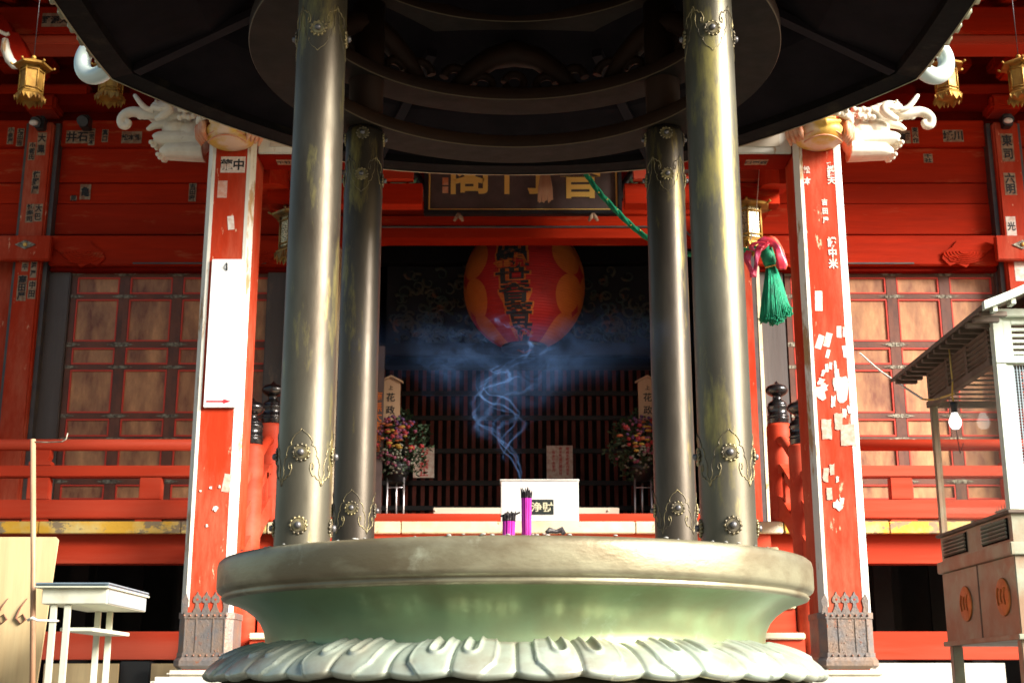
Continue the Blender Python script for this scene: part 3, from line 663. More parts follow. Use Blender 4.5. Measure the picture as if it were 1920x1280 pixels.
# ================================================================ bronze incense burner
BX, BY = .01, 4.405
def z_(r): return H + r
bur = thing('incense_burner', (BX, BY, 0), 'large bronze incense burner with four round pillars, octagonal canopy and lotus-petal base', 'incense burner')
b = MB(); b.lathe([(1.25, .0), (1.25, .18), (1.18, .20), (1.18, .34), (1.1, .36)], (BX, BY), 64); b.build('stone_plinth', M['stone'], bur)
b = MB(); b.lathe([(.62, .36), (.66, .42), (.55, .50), (.50, .60), (.56, .70), (.74, .80), (.90, .88), (.955, .96), (.955, z_(-.012)), (.90, z_(.02))], (BX, BY), 96); b.build('lower_bowl', M['bronze'], bur)
# lotus collar
NP = 18; b = MB(); rows_ = []; NU = 72; NV = 40
def sm_(x): x = max(0, min(1, x)); return x * x * (3 - 2 * x)
def lot(phi, q, lip=0):
    u = ((phi / (2 * pi) * NP + .5) % 1.0) * 2 - 1; au = abs(u)
    edge = .86 + .14 * math.sqrt(max(0, 1 - (2 * abs(au - .5)) ** 2.0))
    t = q * edge; a = .30 + t * 1.08
    rr0 = .800 + .252 * (sin(a) - .2955); z0 = .119 - .094 * (.9553 - cos(a)) / .768; nr, nz = .62 * sin(a * .9 + .1), .62 * cos(a * .9 + .1)
    w = .66 + .05 * sin(pi * min(1, t / .8)) - .22 * max(0, t - .72) / .28
    root = sm_(t / .06)
    k = min(1, au / w)
    hf = .009 + .012 * math.sqrt(max(0, 1 - ((k - .48) / .56) ** 2)) + .008 * math.exp(-((1 - k) / .05) ** 2)
    lx, ly = (au - .285), max(0, t - .40); d = math.hypot(lx / .150, ly / .16)
    hf += .013 * math.exp(-((d - .80) / .20) ** 2) - .016 * math.exp(-(d / .42) ** 2) - .014 * math.exp(-(au / .035) ** 2)
    k = max(0, (au - w) / (1 - w))
    hi_ = -.008 + .012 * math.sqrt(max(0, 1 - (max(0, k - .42) / .62) ** 2)) - .010 * math.exp(-((1 - k) / .10) ** 2)
    s_ = sm_((au - w) / .035 + .5); h = (hf * (1 - s_) + hi_ * s_) * root
    h -= .012 * sm_((q - .93) / .07) ** 2
    if lip: h -= lip
    return (BX + (rr0 + nr * h) * cos(phi), BY + (rr0 + nr * h) * sin(phi), z_(z0 + nz * h) - (.004 if lip else 0))
ph_ = lambda j: 2 * pi * (j + .5) / (NP * NU) - pi / 2
for i in range(NV + 1): rows_.append([lot(ph_(j), i / NV) for j in range(NP * NU)])
rows_.append([lot(ph_(j), 1.0, .016) for j in range(NP * NU)]); rows_.append([lot(ph_(j), .96, .05) for j in range(NP * NU)])
b.grid(rows_, close_u=True); b.build('lotus_petal_collar', M['lotus'], bur, norm=False)
b = MB(); b.lathe([(.88, z_(.05)), (.925, z_(.012)), (.940, z_(-.012)), (.930, z_(-.04))], (BX, BY), 96, caps=False); b.build('lotus_underside', M['lotusunder'], bur)
# bowl: rim band, step, concave waist
b = MB(); Rr = .95
b.mi = 1; prof = [(.800, .10), (.797, .115), (.794, .130), (.795, .150), (.800, .172), (.812, .196), (.832, .218), (.860, .238), (.893, .253), (.920, .260)]
prof2 = [(.920, .260), (.932, .264), (.936, .270), (.931, .276), (.932, .280), (.942, .284), (.948, .290), (.951, .300), (.951, .36), (.947, .376), (.938, .384), (.90, .386), (.872, .386), (.862, .380), (.860, .33)]
b.lathe([(r, z_(z)) for r, z in prof], (BX, BY), 160, caps=False); b.mi = 0; b.lathe([(r, z_(z)) for r, z in prof2], (BX, BY), 160, caps=False)
bmesh.ops.remove_doubles(b.bm, verts=b.bm.verts, dist=1e-5)
b.build('bowl', [M['rim'], M['bronzegreen']], bur, norm=False)
# ash bed
b = MB(); rows_ = []
for i in range(1, 26):
    r = .865 * i / 25; rows_.append([(BX + r * cos(a), BY + r * sin(a), z_(.352) + .03 * noise.noise((r * cos(a) * 6, r * sin(a) * 6, 0)) - .03 * (r / .865) ** 2) for a in [2 * pi * j / 90 for j in range(90)]])
b.grid(rows_, close_u=True, caps=False); V = None
b.bm.faces.new([v for v in b.bm.verts[:90]]) if False else None
o = b.build('incense_ash', M['ash']); o['kind'] = 'stuff'; tag(o, 'grey incense ash filling the bronze bowl', 'ash')
# loose crumbs on the rim
b = MB()
for k in range(46):
    a = random.uniform(-2.6, -.5); r = .915 + random.uniform(-.03, .03)
    b.ball((BX + r * cos(a), BY + r * sin(a), z_(.387)), random.uniform(.0015, .004), seg=6, sc=(1.8, 1.2, .6))
o = b.build('ash_crumbs', M['ash']); o['kind'] = 'stuff'; tag(o, 'pale ash crumbs scattered on the bronze rim', 'ash')
# pillars
dx, dyf = .605, .60
def cyl_pt(cx, cy, r, a, z): return (cx + r * sin(a), cy - r * cos(a), z)
def pillar_r(z): t = (z - z_(.386)) / 1.8; return .0795 - .004 * t
def scroll_path(flip):
    """cusped cartouche outline in (angle, height), half to the right, apex at top"""
    q = [(0, .090), (.10, .080), (.24, .072), (.34, .060), (.40, .048), (.36, .042), (.50, .036), (.58, .018), (.55, .010), (.64, .000), (.70, -.02), (.66, -.045), (.74, -.058), (.785, -.080)]
    r = [(.785, -.080), (.70, -.062), (.60, -.060), (.52, -.050), (.44, -.052), (.38, -.042), (.33, -.028), (.36, -.014), (.44, -.012), (.46, -.024), (.42, -.032)]
    return q, r
def rosette(b, cx, cy, r, a, z, s=1.):
    c = Vector(cyl_pt(cx, cy, r, a, z)); nrm = Vector((sin(a), -cos(a), 0)); t = Vector((cos(a), sin(a), 0)); up = Vector((0, 0, 1))
    b.mi = 0
    ring = [c + nrm * .002 + (t * cos(q) + up * sin(q)) * .021 * s for q in [2 * pi * i / 24 for i in range(24)]]
    b.tube(ring, .0018 * s, seg=6, closed=True)
    for i in range(12):
        q = 2 * pi * i / 12; p = c + nrm * .000 + (t * cos(q) + up * sin(q)) * .023 * s; b.ball(p, .0048 * s, seg=8)
    b.tube([c - nrm * .004, c + nrm * .005], [.02 * s, .018 * s], seg=20)
    b.mi = 1; b.tube([c + nrm * .003, c + nrm * .010, c + nrm * .015, c + nrm * .0165], [.0095 * s, .0098 * s, .0075 * s, .002 * s], seg=14)
pil = []
for k, (sx, sy) in enumerate(((-1, -1), (1, -1), (-1, 1), (1, 1))):
    cx, cy = BX + sx * (.606 if sy < 0 else .604), BY + sy * dyf
    b = MB(); zs = [z_(.33), z_(.386), z_(.70), z_(1.1), z_(1.5), z_(1.9), z_(2.10), z_(2.16), z_(2.178)]
    b.lathe([(pillar_r(z) - (.006 if i == 8 else 0), z) for i, z in enumerate(zs)] , (cx, cy), 48)
    p = b.build('pillar', M['bronze' if sy < 0 else 'bronzeshade'], bur); pil.append(p)
    b = MB(); b.lathe([(.070, z_(2.182)), (.070, z_(2.75))], (cx, cy), 32); b.build('pillar_neck', M['ringin'], bur)  # dark ring bronze puts the canopy's shade into the neck's colour
    # chased collars (bottom upright, top inverted) and rosettes
    for zc, fl in ((z_(.628), 1), (z_(1.975), -1)):
        b = MB()
        for q in range(4):
            ac = q * pi / 2 + .0; A_, B_ = scroll_path(0)
            for m_ in (-1, 1):
                for path, rd in ((A_, .0012), (B_, .0017)):
                    pts = [cyl_pt(cx, cy, pillar_r(zc) + .0008, ac + m_ * a, zc + fl * z * .95) for a, z in path]
                    # smooth
                    ss = []
                    for i in range(len(pts) - 1):
                        p0, p1 = Vector(pts[i]), Vector(pts[i + 1])
                        for tt in (0, .5): ss.append(p0.lerp(p1, tt))
                    ss.append(Vector(pts[-1])); b.tube(ss, rd, seg=6)
        b.build('chased_collar', M['ridge'], p)
    for q in range(4):
        a = q * pi / 2
        for z in (.645, .44, 1.965, 2.14): b = MB(); rosette(b, cx, cy, pillar_r(z_(z)), a, z_(z)); b.build('rosette', [M['ridge'], M['boss']], p)
# rings
def ring(z0, z1, r0, r1, name):
    b = MB(); sg = 128
    def R_(r, z): return [(BX + r * cos(2 * pi * j / sg), BY + r * sin(2 * pi * j / sg), z) for j in range(sg)]
    b.mi = 0; b.grid([R_(r0 + .002, z1), R_(r0, z1 - .004), R_(r0, z0 + .004)], close_u=True, smooth=True)
    b.mi = 1; b.grid([R_(r0 + .003, z0), R_(r1 - .003, z0)], close_u=True, smooth=False)
    b.mi = 2; b.grid([R_(r0, z0 + .004), R_(r0 + .003, z0)], close_u=True); b.grid([R_(r1 - .003, z0), R_(r1, z0 + .004)], close_u=True)
    b.mi = 0; b.grid([R_(r1, z0 + .004), R_(r1, z1)], close_u=True); b.grid([R_(r1, z1), R_(r0 + .002, z1)], close_u=True, smooth=False)
    bmesh.ops.remove_doubles(b.bm, verts=b.bm.verts, dist=1e-5)
    return b.build(name, [M['ringin'], M['ringout'], M['ringedge']], bur, norm=False)
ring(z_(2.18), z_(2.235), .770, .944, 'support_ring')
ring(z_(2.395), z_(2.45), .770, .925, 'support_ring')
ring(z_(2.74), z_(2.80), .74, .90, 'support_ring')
# carved scroll brackets standing on the upper ring
for k in range(8):
    b = MB(); a0 = pi / 2 + k * pi / 4
    def cp(u, v, dr=0): a = a0 + u; return (BX + (.85 + dr) * cos(a), BY + (.85 + dr) * sin(a), z_(2.45) + v)
    def sc(pts, r): b.tube([cp(u, v) for u, v in pts], r, seg=8)
    sc([(-.30, .02), (-.22, .10), (-.12, .17), (0, .20), (.12, .17), (.22, .10), (.30, .02)], [.03, .045, .05, .06, .05, .045, .03])
    for m_ in (-1, 1):
        sc([(m_ * (.30 + .06 * cos(t)), .06 + .05 * sin(t)) for t in [i * .5 for i in range(12)]], .02)
        sc([(m_ * (.16 + .05 * cos(t)), .05 + .035 * sin(t)) for t in [i * .5 for i in range(12)]], .018)
    sc([(.05 * cos(t), .06 + .04 * sin(t)) for t in [i * .6 for i in range(11)]], .018)
    b.build('scroll_bracket', M['ringin'], bur)
# canopy
ap = 1.68; Rc = ap / cos(pi / 8)
def cor(k, r, z, up=0.): a = pi / 2 + pi / 8 + k * pi / 4; return Vector((BX + r * cos(a), BY + r * sin(a), z + up))
def edge_pts(r, z, up, n=10):
    """octagon of circumradius r, corners lifted by up"""
    out = []
    for k in range(8):
        a, c = cor(k, r, z), cor(k + 1, r, z)
        for i in range(n):
            t = i / n; out.append(a.lerp(c, t) + Vector((0, 0, up * abs(2 * t - 1) ** 2.2)))
    return out
ZC = z_(2.42); UP = .035
b = MB(); b.grid([edge_pts(Rc - .10, ZC + .035, UP), edge_pts(Rc - .5, ZC + .12, UP * .6), edge_pts(1.1, ZC + .24, UP * .3), edge_pts(.6, ZC + .42, 0), edge_pts(.1, ZC + .55, 0)], close_u=True, smooth=False)
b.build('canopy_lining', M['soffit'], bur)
b = MB(); b.lathe([(.735, z_(2.80)), (.70, z_(2.84)), (.3, z_(2.90)), (.001, z_(2.92))], (BX, BY), 48); b.build('black_cap', M['lip'], bur)  # black cap added to stand for the dark dome above the rings
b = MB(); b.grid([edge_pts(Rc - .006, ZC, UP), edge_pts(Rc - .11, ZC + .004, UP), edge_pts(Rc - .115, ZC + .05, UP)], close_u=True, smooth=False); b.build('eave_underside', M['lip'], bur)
b = MB(); b.grid([edge_pts(Rc - .008, ZC - .003, UP), edge_pts(Rc, ZC - .003, UP), edge_pts(Rc + .006, ZC + .05, UP), edge_pts(Rc - .01, ZC + .056, UP), edge_pts(Rc - .02, ZC + .06, UP)], close_u=True, smooth=False)
b.build('eave_fascia', M['eavemetal'], bur)
b = MB(); b.grid([edge_pts(Rc - .015, ZC + .058, UP), edge_pts(Rc - .4, ZC + .19, UP * .6), edge_pts(1.0, ZC + .42, UP * .3), edge_pts(.5, ZC + .78, 0), edge_pts(.2, ZC + 1.1, 0), edge_pts(.12, ZC + 1.2, 0)], close_u=True, smooth=False)
b.build('canopy_roof', M['rooftop'], bur)
b = MB(); b.lathe([(.16, ZC + 1.18), (.18, ZC + 1.22), (.10, ZC + 1.27), (.12, ZC + 1.33), (.15, ZC + 1.42), (.12, ZC + 1.52), (.03, ZC + 1.60), (.003, ZC + 1.66)], (BX, BY), 32); b.build('canopy_finial', M['bronze'], bur)
for k in range(8):   # eave tile ends along each side
    b = MB(); a, c = cor(k, Rc, ZC + .062), cor(k + 1, Rc, ZC + .062); mid = (a + c) / 2; nrm = Vector((mid.x - BX, mid.y - BY, 0)).normalized(); ln = (c - a).length
    n = 12
    for i in range(n):
        t = (i + .5) / n; p = a.lerp(c, t) + Vector((0, 0, UP * abs(2 * t - 1) ** 2.2))
        b.tube([p - nrm * .25 + Vector((0, 0, .10)), p - nrm * .0, p + nrm * .040], [.026, .030, .032], seg=12)
        b.ball(p + nrm * .040, .016, seg=8)
    b.build('eave_tile', M['eavemetal'], bur)
for k in range(8):   # hip rafters under the canopy
    b = MB(); a = cor(k, Rc - .13, ZC + .035, UP); c = cor(k, .93, ZC + .255)
    d = (c - a).normalized(); sd = d.cross(Vector((0, 0, 1))).normalized() * .022; u = Vector((0, 0, -.035))
    b.hexa([a - sd, a + sd, a + sd + u, a - sd + u], [c - sd, c + sd, c + sd + u, c - sd + u]); b.build('hip_rafter', M['hip'], bur)
for k in range(8):   # curled fern scroll at every corner
    b = MB(); a = pi / 2 + pi / 8 + k * pi / 4; rd = Vector((cos(a), sin(a), 0)); base = cor(k, Rc, ZC + .02, UP); cen = base + rd * .082 + Vector((0, 0, .088))
    pts = []; ra = []
    for i in range(34):
        t = i / 33; q = -pi * .75 + t * pi * 1.85; rr_ = .080 - .006 * t
        pts.append(cen + rd * rr_ * cos(q) + Vector((0, 0, rr_ * sin(q)))); ra.append(.037 - .006 * t)
    b.tube(pts, ra, seg=18); b.tube([base - rd * .12 + Vector((0, 0, .05)), base - rd * .02 + Vector((0, 0, .02)), pts[0], pts[1]], [.02, .028, .034, .034], seg=16)
    b.build('corner_scroll', M['curl'], bur)
# incense bundles in the ash
def bundle(px, pt, pb, w, Y, lab, lean):
    x, _, z1 = P(px, pt, Y); r = w / 2 * mpp(960, Y); zb = z_(.33)
    root = thing('incense_bundle', (x, Y, zb), lab, 'incense', 'incense bundles standing in the ash')
    b = MB(); k = 0; h = (z1 - zb)
    for i in range(-3, 4):
        for j in range(-3, 4):
            ox, oy = i * r * .30 + (j % 2) * r * .15, j * r * .27
            if math.hypot(ox, oy) > r * .92: continue
            b.tube([(x + ox * .95, Y + oy * .95, zb), (x + ox + lean * .5, Y + oy, zb + h * .5), (x + ox * 1.08 + lean, Y + oy, z1 - .024 + random.uniform(-.004, .004))], r * .17, seg=6)
    b.build('joss_stick', M['magenta'], root)
    b = MB()
    for i in range(-3, 4):
        for j in range(-3, 4):
            ox, oy = i * r * .30 + (j % 2) * r * .15, j * r * .27
            if math.hypot(ox, oy) > r * .92: continue
            b.tube([(x + ox * 1.08 + lean, Y + oy, z1 - .028), (x + ox * 1.15 + lean * 1.1 + random.uniform(-.002, .002), Y + oy, z1 - .014), (x + ox * 1.1 + lean + random.uniform(-.004, .004), Y + oy, z1 + random.uniform(-.012, .006))], [r * .22, r * .2, r * .07], seg=6)
    b.build('burnt_tip', M['burnt'], root); return root
bundle(987, 917, 1000, 17, 4.25, 'tall magenta incense bundle with charred tip in front of the white box', 0)
r2 = bundle(953, 960, 1000, 21, 4.20, 'short magenta incense bundle with ragged burnt top, left of the tall one', .002)
x, y, z = P(955, 966, 4.2)
b = MB(); b.tube([(x - .028, y, z - .002), (x - .005, y - .004, z + .004), (x + .018, y - .004, z + .003), (x + .034, y, z + .010)], [.003, .005, .004, .003], seg=6); b.build('charred_stub', M['burnt'], r2)
b = MB(); x, y, z = P(1043, 996, 3.9)
b.tube([(x - .03, y, z - .004), (x - .02, y, z + .004), (x, y, z + .0), (x + .016, y + .005, z + .006), (x + .022, y, z - .006)], [.005, .009, .006, .010, .007], seg=8)
tag(b.build('charred_lump', M['burnt']), 'small dark charred lump on the rim, right of the incense', 'debris')
# smoke
x0, _, zA = P(985, 915, 4.25); _, _, zB = P(960, 560, 4.3)
sm = bpy.data.materials.new('drifting_smoke'); sm.use_nodes = True; nt = sm.node_tree; nt.nodes.clear(); L = nt.links.new
o_ = nd(nt, 'ShaderNodeOutputMaterial'); pv = nd(nt, 'ShaderNodeVolumePrincipled'); L(pv.outputs[0], o_.inputs['Volume'])
pv.inputs['Color'].default_value = (.26, .48, 1., 1); pv.inputs['Anisotropy'].default_value = .1
tc = nd(nt, 'ShaderNodeTexCoord'); sp_ = nd(nt, 'ShaderNodeSeparateXYZ')
def mth(op, a, c=None, cl=False):
    n = nd(nt, 'ShaderNodeMath', operation=op, use_clamp=cl)
    for i, v in enumerate((a, c)):
        if v is None: continue
        if isinstance(v, (int, float)): n.inputs[i].default_value = v
        else: L(v, n.inputs[i])
    return n.outputs[0]
nz = nd(nt, 'ShaderNodeTexNoise'); nz.inputs['Scale'].default_value = 6.5; nz.inputs['Detail'].default_value = 3.
L(tc.outputs['Object'], nz.inputs['Vector'])
sb_ = nd(nt, 'ShaderNodeVectorMath', operation='SUBTRACT'); L(nz.outputs['Color'], sb_.inputs[0]); sb_.inputs[1].default_value = (.5, .5, .5)
SMW = nd(nt, 'ShaderNodeSeparateXYZ'); L(tc.outputs['Object'], SMW.inputs[0]); hz_ = SMW.outputs[2]
SMW2 = mth('ADD', hz_, mth('MULTIPLY', mth('SUBTRACT', nz.outputs['Fac'], .5), .25))
amp = mth('ADD', mth('MULTIPLY', hz_, .72), .010)
ml_ = nd(nt, 'ShaderNodeVectorMath', operation='SCALE'); L(sb_.outputs[0], ml_.inputs[0]); L(amp, ml_.inputs['Scale'])
ad_ = nd(nt, 'ShaderNodeVectorMath', operation='ADD'); L(tc.outputs['Object'], ad_.inputs[0]); L(ml_.outputs[0], ad_.inputs[1]); L(ad_.outputs[0], sp_.inputs[0])
X_, Y_ = sp_.outputs[0], sp_.outputs[1]
cen = mth('ADD', mth('MULTIPLY', hz_, -.55), mth('MULTIPLY', mth('POWER', mth('MAXIMUM', hz_, .001), 2.), 1.0))
def strand(ax, fx, px_, ay, fy, py_, w0, w1, h0, h1, g):
    amp_ = mth('MULTIPLY', hz_, ax); ampy = mth('MULTIPLY', hz_, ay)
    dx_ = mth('SUBTRACT', mth('SUBTRACT', X_, cen), mth('MULTIPLY', amp_, mth('SINE', mth('ADD', mth('MULTIPLY', hz_, fx), px_))))
    dy_ = mth('SUBTRACT', Y_, mth('MULTIPLY', ampy, mth('SINE', mth('ADD', mth('MULTIPLY', hz_, fy), py_))))
    w = mth('ADD', mth('MULTIPLY', hz_, w1), w0)
    d2 = mth('DIVIDE', mth('ADD', mth('MULTIPLY', dx_, dx_), mth('MULTIPLY', mth('MULTIPLY', dy_, dy_), .35)), mth('MULTIPLY', w, w))
    e = mth('EXPONENT', mth('MULTIPLY', d2, -1.))
    win = mth('MULTIPLY', mth('MULTIPLY', mth('SUBTRACT', hz_, h0), 22., True), mth('MULTIPLY', mth('SUBTRACT', h1, hz_), 9., True))
    return mth('MULTIPLY', mth('MULTIPLY', e, win), mth('DIVIDE', g, mth('ADD', mth('MULTIPLY', w, 55.), .12)))
tot = strand(.16, 31, 0, .10, 20, 1, .0026, .006, -.05, .60, 3.0)
for q in ((.30, 19, .5, .4, 15, 2, .0020, .011, .03, .30, 2.4), (-.20, 37, 1.2, .3, 11, 1, .0018, .009, .06, .27, 2.2), (.24, 27, 2.4, .5, 12, 0, .0018, .013, .09, .36, 2.2), (-.36, 15, 4.1, .4, 18, 4, .0018, .015, .12, .46, 2.2), (.14, 43, 5.3, .6, 9, 3, .0024, .010, .12, .50, 2.2), (.46, 11, 2.9, .5, 11, 5, .0020, .020, .16, .46, 1.2)):
    tot = mth('ADD', tot, strand(*q))
n2 = nd(nt, 'ShaderNodeTexNoise'); n2.inputs['Scale'].default_value = 6.; n2.inputs['Detail'].default_value = 4.; n2.inputs['Distortion'].default_value = 1.6
mp = nd(nt, 'ShaderNodeMapping'); mp.inputs['Scale'].default_value = (1.0, 1.0, 1.5); L(ad_.outputs[0], mp.inputs[0]); L(mp.outputs[0], n2.inputs['Vector'])
rid = mth('POWER', mth('SUBTRACT', 1.0, mth('MINIMUM', mth('MULTIPLY', mth('ABSOLUTE', mth('SUBTRACT', n2.outputs['Fac'], .5)), 9.), 1.)), 2.2)
n4 = nd(nt, 'ShaderNodeTexNoise'); n4.inputs['Scale'].default_value = 6.5; n4.inputs['Detail'].default_value = 2.; L(tc.outputs['Object'], n4.inputs['Vector'])
clump = mth('POWER', mth('MULTIPLY', n4.outputs['Fac'], 1.9), 5.)
wid = mth('ADD', mth('MULTIPLY', mth('POWER', mth('MAXIMUM', hz_, .0001), 3.0), 1.9), mth('ADD', mth('MULTIPLY', hz_, .22), .004))
dxx = mth('SUBTRACT', X_, cen)
env = mth('EXPONENT', mth('MULTIPLY', mth('ADD', mth('POWER', mth('DIVIDE', dxx, wid), 2.), mth('POWER', mth('DIVIDE', Y_, mth('MULTIPLY', wid, .7)), 2.)), -1.))
edgex = mth('MULTIPLY', mth('SUBTRACT', 1., mth('DIVIDE', SMW2, .56)), 3., True)
haze_ = mth('MULTIPLY', mth('MULTIPLY', mth('MULTIPLY', env, clump), mth('ADD', mth('MULTIPLY', rid, 2.2), .12)), mth('MULTIPLY', edgex, mth('MULTIPLY', mth('SUBTRACT', hz_, .03), 8., True)))
brk = mth('ADD', mth('MULTIPLY', mth('ADD', rid, .25), mth('MULTIPLY', clump, .8)), .18)
dens = mth('ADD', mth('MULTIPLY', mth('MULTIPLY', tot, brk), 6.), mth('MULTIPLY', haze_, 1.15)); L(dens, pv.inputs['Density'])
b = MB(); b.box(x0 - .62, x0 + .60, 4.25 - .22, 4.25 + .22, zA, zA + .60); so_ = b.build('incense_smoke', sm, origin=(x0 - .005, 4.25, zA))
tag(so_, 'thin blue incense smoke curling up from the burner', 'smoke'); so_['kind'] = 'stuff'
# ================================================================ things on and around the hall
# --- offertory box
YB = 11.99; x0, x1 = xx(939, 930, YB), xx(1085, 930, YB); z0 = zf + .004; z1 = zz(898, YB)
ob = thing('offertory_box', ((x0 + x1) / 2, YB + .2, z0), 'white box with a dark name plate at the top of the stairs, behind the incense', 'box')
b = MB(); b.box(x0, x1, YB, YB + .42, z0, z1 - .014, bev=.006); b.build('box_body', M['whiteboard'], ob)
b = MB(); b.box(x0 - .008, x1 + .008, YB - .008, YB + .43, z1 - .013, z1, bev=.004); b.build('box_lid', M['whiteboard'], ob)
b = MB(); px0, px1, pz0_, pz1_ = xx(995, 950, YB), xx(1038, 950, YB), zz(964, YB), zz(936, YB); b.box(px0, px1, YB - .007, YB - .0005, pz0_, pz1_, bev=.002); b.mi = 1
b.text('浄財', (pz1_ - pz0_) * .66, ((px0 + px1) / 2, YB - .0085, (pz0_ + pz1_) / 2), weight=.02, sx=1.15); b.build('name_plate', [M['plate'], M['platetext']], ob)
# --- signboard 普門閣 style
YS = 12.75; sz0, sz1 = zz(403, YS), zz(255, YS); sx0, sx1 = xx(795, 380, YS), xx(1166, 380, YS)
sg = thing('name_signboard', ((sx0 + sx1) / 2, YS, sz0), 'black framed signboard with gold brush characters above the red paper lantern', 'signboard')
b = MB(); t = .045
for q in ((sx0, sx1, sz0, sz0 + t), (sx0, sx1, sz1 - t, sz1), (sx0, sx0 + t, sz0 + t, sz1 - t), (sx1 - t, sx1, sz0 + t, sz1 - t)): b.box(q[0], q[1], YS - .04, YS + .05, q[2], q[3], bev=.008)
b.build('frame', M['black'], sg)
b = MB(); t2 = .016; a0, a1, c0, c1 = sx0 + t, sx1 - t, sz0 + t, sz1 - t
for q in ((a0, a1, c0, c0 + t2), (a0, a1, c1 - t2, c1), (a0, a0 + t2, c0 + t2, c1 - t2), (a1 - t2, a1, c0 + t2, c1 - t2)): b.box(q[0], q[1], YS - .02, YS + .03, q[2], q[3], bev=.004)
b.build('gold_inner_frame', M['signgold'], sg)
b = MB(); b.box(a0 + .001, a1 - .001, YS + .005, YS + .03, c0 + .001, c1 - .001); b.build('panel', M['signbrown'], sg)
b = MB()
for ch, px, bot in (('閣', 880, 362), ('門', 980, 362), ('普', 1088, 368)):
    sz = .50; zc = zz(bot, YS) + sz * .44; b.text(ch, sz, (xx(px, 345, YS), YS + .001, zc), weight=.022, depth=.004, sx=.86)
b.build('gold_lettering', M['signgold'], sg)
b = MB(); cx = xx(835, 350, YS); b.box(cx - .03, cx + .03, YS - .0, YS + .004, zz(362, YS), zz(350, YS)); b.box(cx - .03, cx + .03, YS - .0, YS + .004, zz(347, YS), zz(333, YS)); b.build('seal_mark', M['carveorange'], sg)
for p in (860, 1112):
    b = MB(); x, y, z = P(p, 402, YS - .03)
    for s in (-1, 1): b.tube([(x, y, z + .02), (x + s * .02, y - .01, z - .03), (x + s * .045, y - .01, z - .075)], [.008, .022, .012], seg=8, flat=(1, .5))
    b.build('hanging_tassel', M['slip'], sg)
b = MB(); x, y, z = P(1022, 335, YS - .08)
for i in range(14): b.tube([(x + (i - 6.5) * .005, y, z + .1), (x + (i - 6.5) * .010, y - .01, z - .1), (x + (i - 6.5) * .012 + random.uniform(-.01, .01), y, z - .22 - random.uniform(0, .04))], .008, seg=5)
tag(b.build('straw_tassel', M['bamboo']), 'brown straw tassel hanging in front of the signboard', 'tassel')
# --- red paper lantern
YLn = 14.6; lc = P(983, 541, YLn); Rl = 113 * mpp(541, YLn); Hl = 1.0
lcz = lc[2] + .03
lan = thing('paper_lantern', (lc[0], YLn, lcz), 'huge red paper lantern with black outlined characters and orange discs in the dark doorway', 'lantern')
def lr(v): # radius at normalised height -1..1
    return Rl * max(0, 1 - abs(v) ** 2.15) ** .54
HL = .77
prof = [(max(.18 * Rl * 1.2, lr(v)) if abs(v) > .8 else lr(v), lcz + v * HL) for v in [-.965 + 1.93 * i / 60 for i in range(61)]]
b = MB(); b.lathe(prof, (lc[0], YLn), 96); b.build('paper_shade', M['lanternred'], lan, origin=(lc[0], YLn, lcz))
def lw(az, v, off): r = lr(v) + off; return (lc[0] + r * sin(az), YLn - r * cos(az), lcz + v * HL)
b = MB()   # discs of the crest left and right
for az_, py_ in ((.80, 482), (.87, 551), (.97, 615), (1.42, 472), (1.44, 540), (1.46, 606), (-.98, 488), (-1.02, 556), (-1.10, 618), (-1.55, 480), (-1.57, 548)):
    v_ = (zz(py_, YLn - Rl * .6) - lcz) / HL; rows_ = []
    for i in (.01, 1, 2, 3, 4, 5, 6):
        q = i / 6; rows_.append([lw(az_ + .33 * q * cos(w), v_ + .285 * q * sin(w), .004) for w in [2 * pi * j / 32 for j in range(32)]])
    b = MB(); b.grid(rows_, close_u=True, caps=False); b.build('orange_disc', M['lanternorange'], lan)
chars = [('十', -.98), ('一', -.86), ('面', 455), ('觀', 486), ('世', 515), ('音', 545), ('菩', 577), ('薩', 611)]
for nm, wt, off, m_ in (('character_outline', .085, .006, 'lanternorange'), ('character', .032, .012, 'ink')):
    b = MB()
    for i, ch in enumerate('面觀世音菩薩'):
        pc = (457, 487, 516, 546, 578, 612)[i]; pxx = (956, 957, 958, 962, 968, 975)[i]; hp = (33, 33, 30, 31, 33, 34)[i]; wp_ = (60, 60, 62, 60, 58, 54)[i]
        sc_ = mpp(540, YLn - Rl * .9); size = hp * sc_ * 1.09
        v0 = (zz(pc, YLn - Rl * .97) - lcz) / HL; az0 = math.asin(max(-1, min(1, (pxx - 981) / 113.)))
        def wr(x, y, z, v0=v0, az0=az0): 
            v = v0 + y / HL * 1.0; r = lr(v); return (lc[0] + (r + off + z) * sin(az0 + x / Rl), YLn - (r + off + z) * cos(az0 + x / Rl), lcz + v * HL)
        b.text(ch, size, (0, 0, 0), weight=wt, depth=.002, sx=wp_ / hp * 1.0, wrap=wr)
    b.build(nm, M[m_], lan)
b = MB(); b.lathe([(.20, lcz - HL * .99), (.26, lcz - HL * .985), (.26, lcz - HL * .93), (.2, lcz - HL * .92)], (lc[0], YLn), 40); b.build('end_hoop', M['black'], lan); b = MB(); b.lathe([(.20, lcz + HL * .92), (.30, lcz + HL * .93), (.30, lcz + HL * 1.03), (.2, lcz + HL * 1.04)], (lc[0], YLn), 40)
b.build('end_hoop', M['black'], lan)
b = MB(); b.tube([(lc[0], YLn, lcz + HL * 1.04), (lc[0], YLn, zf + 4.59)], .02, seg=8); b.build('hanging_cord', M['black'], lan)
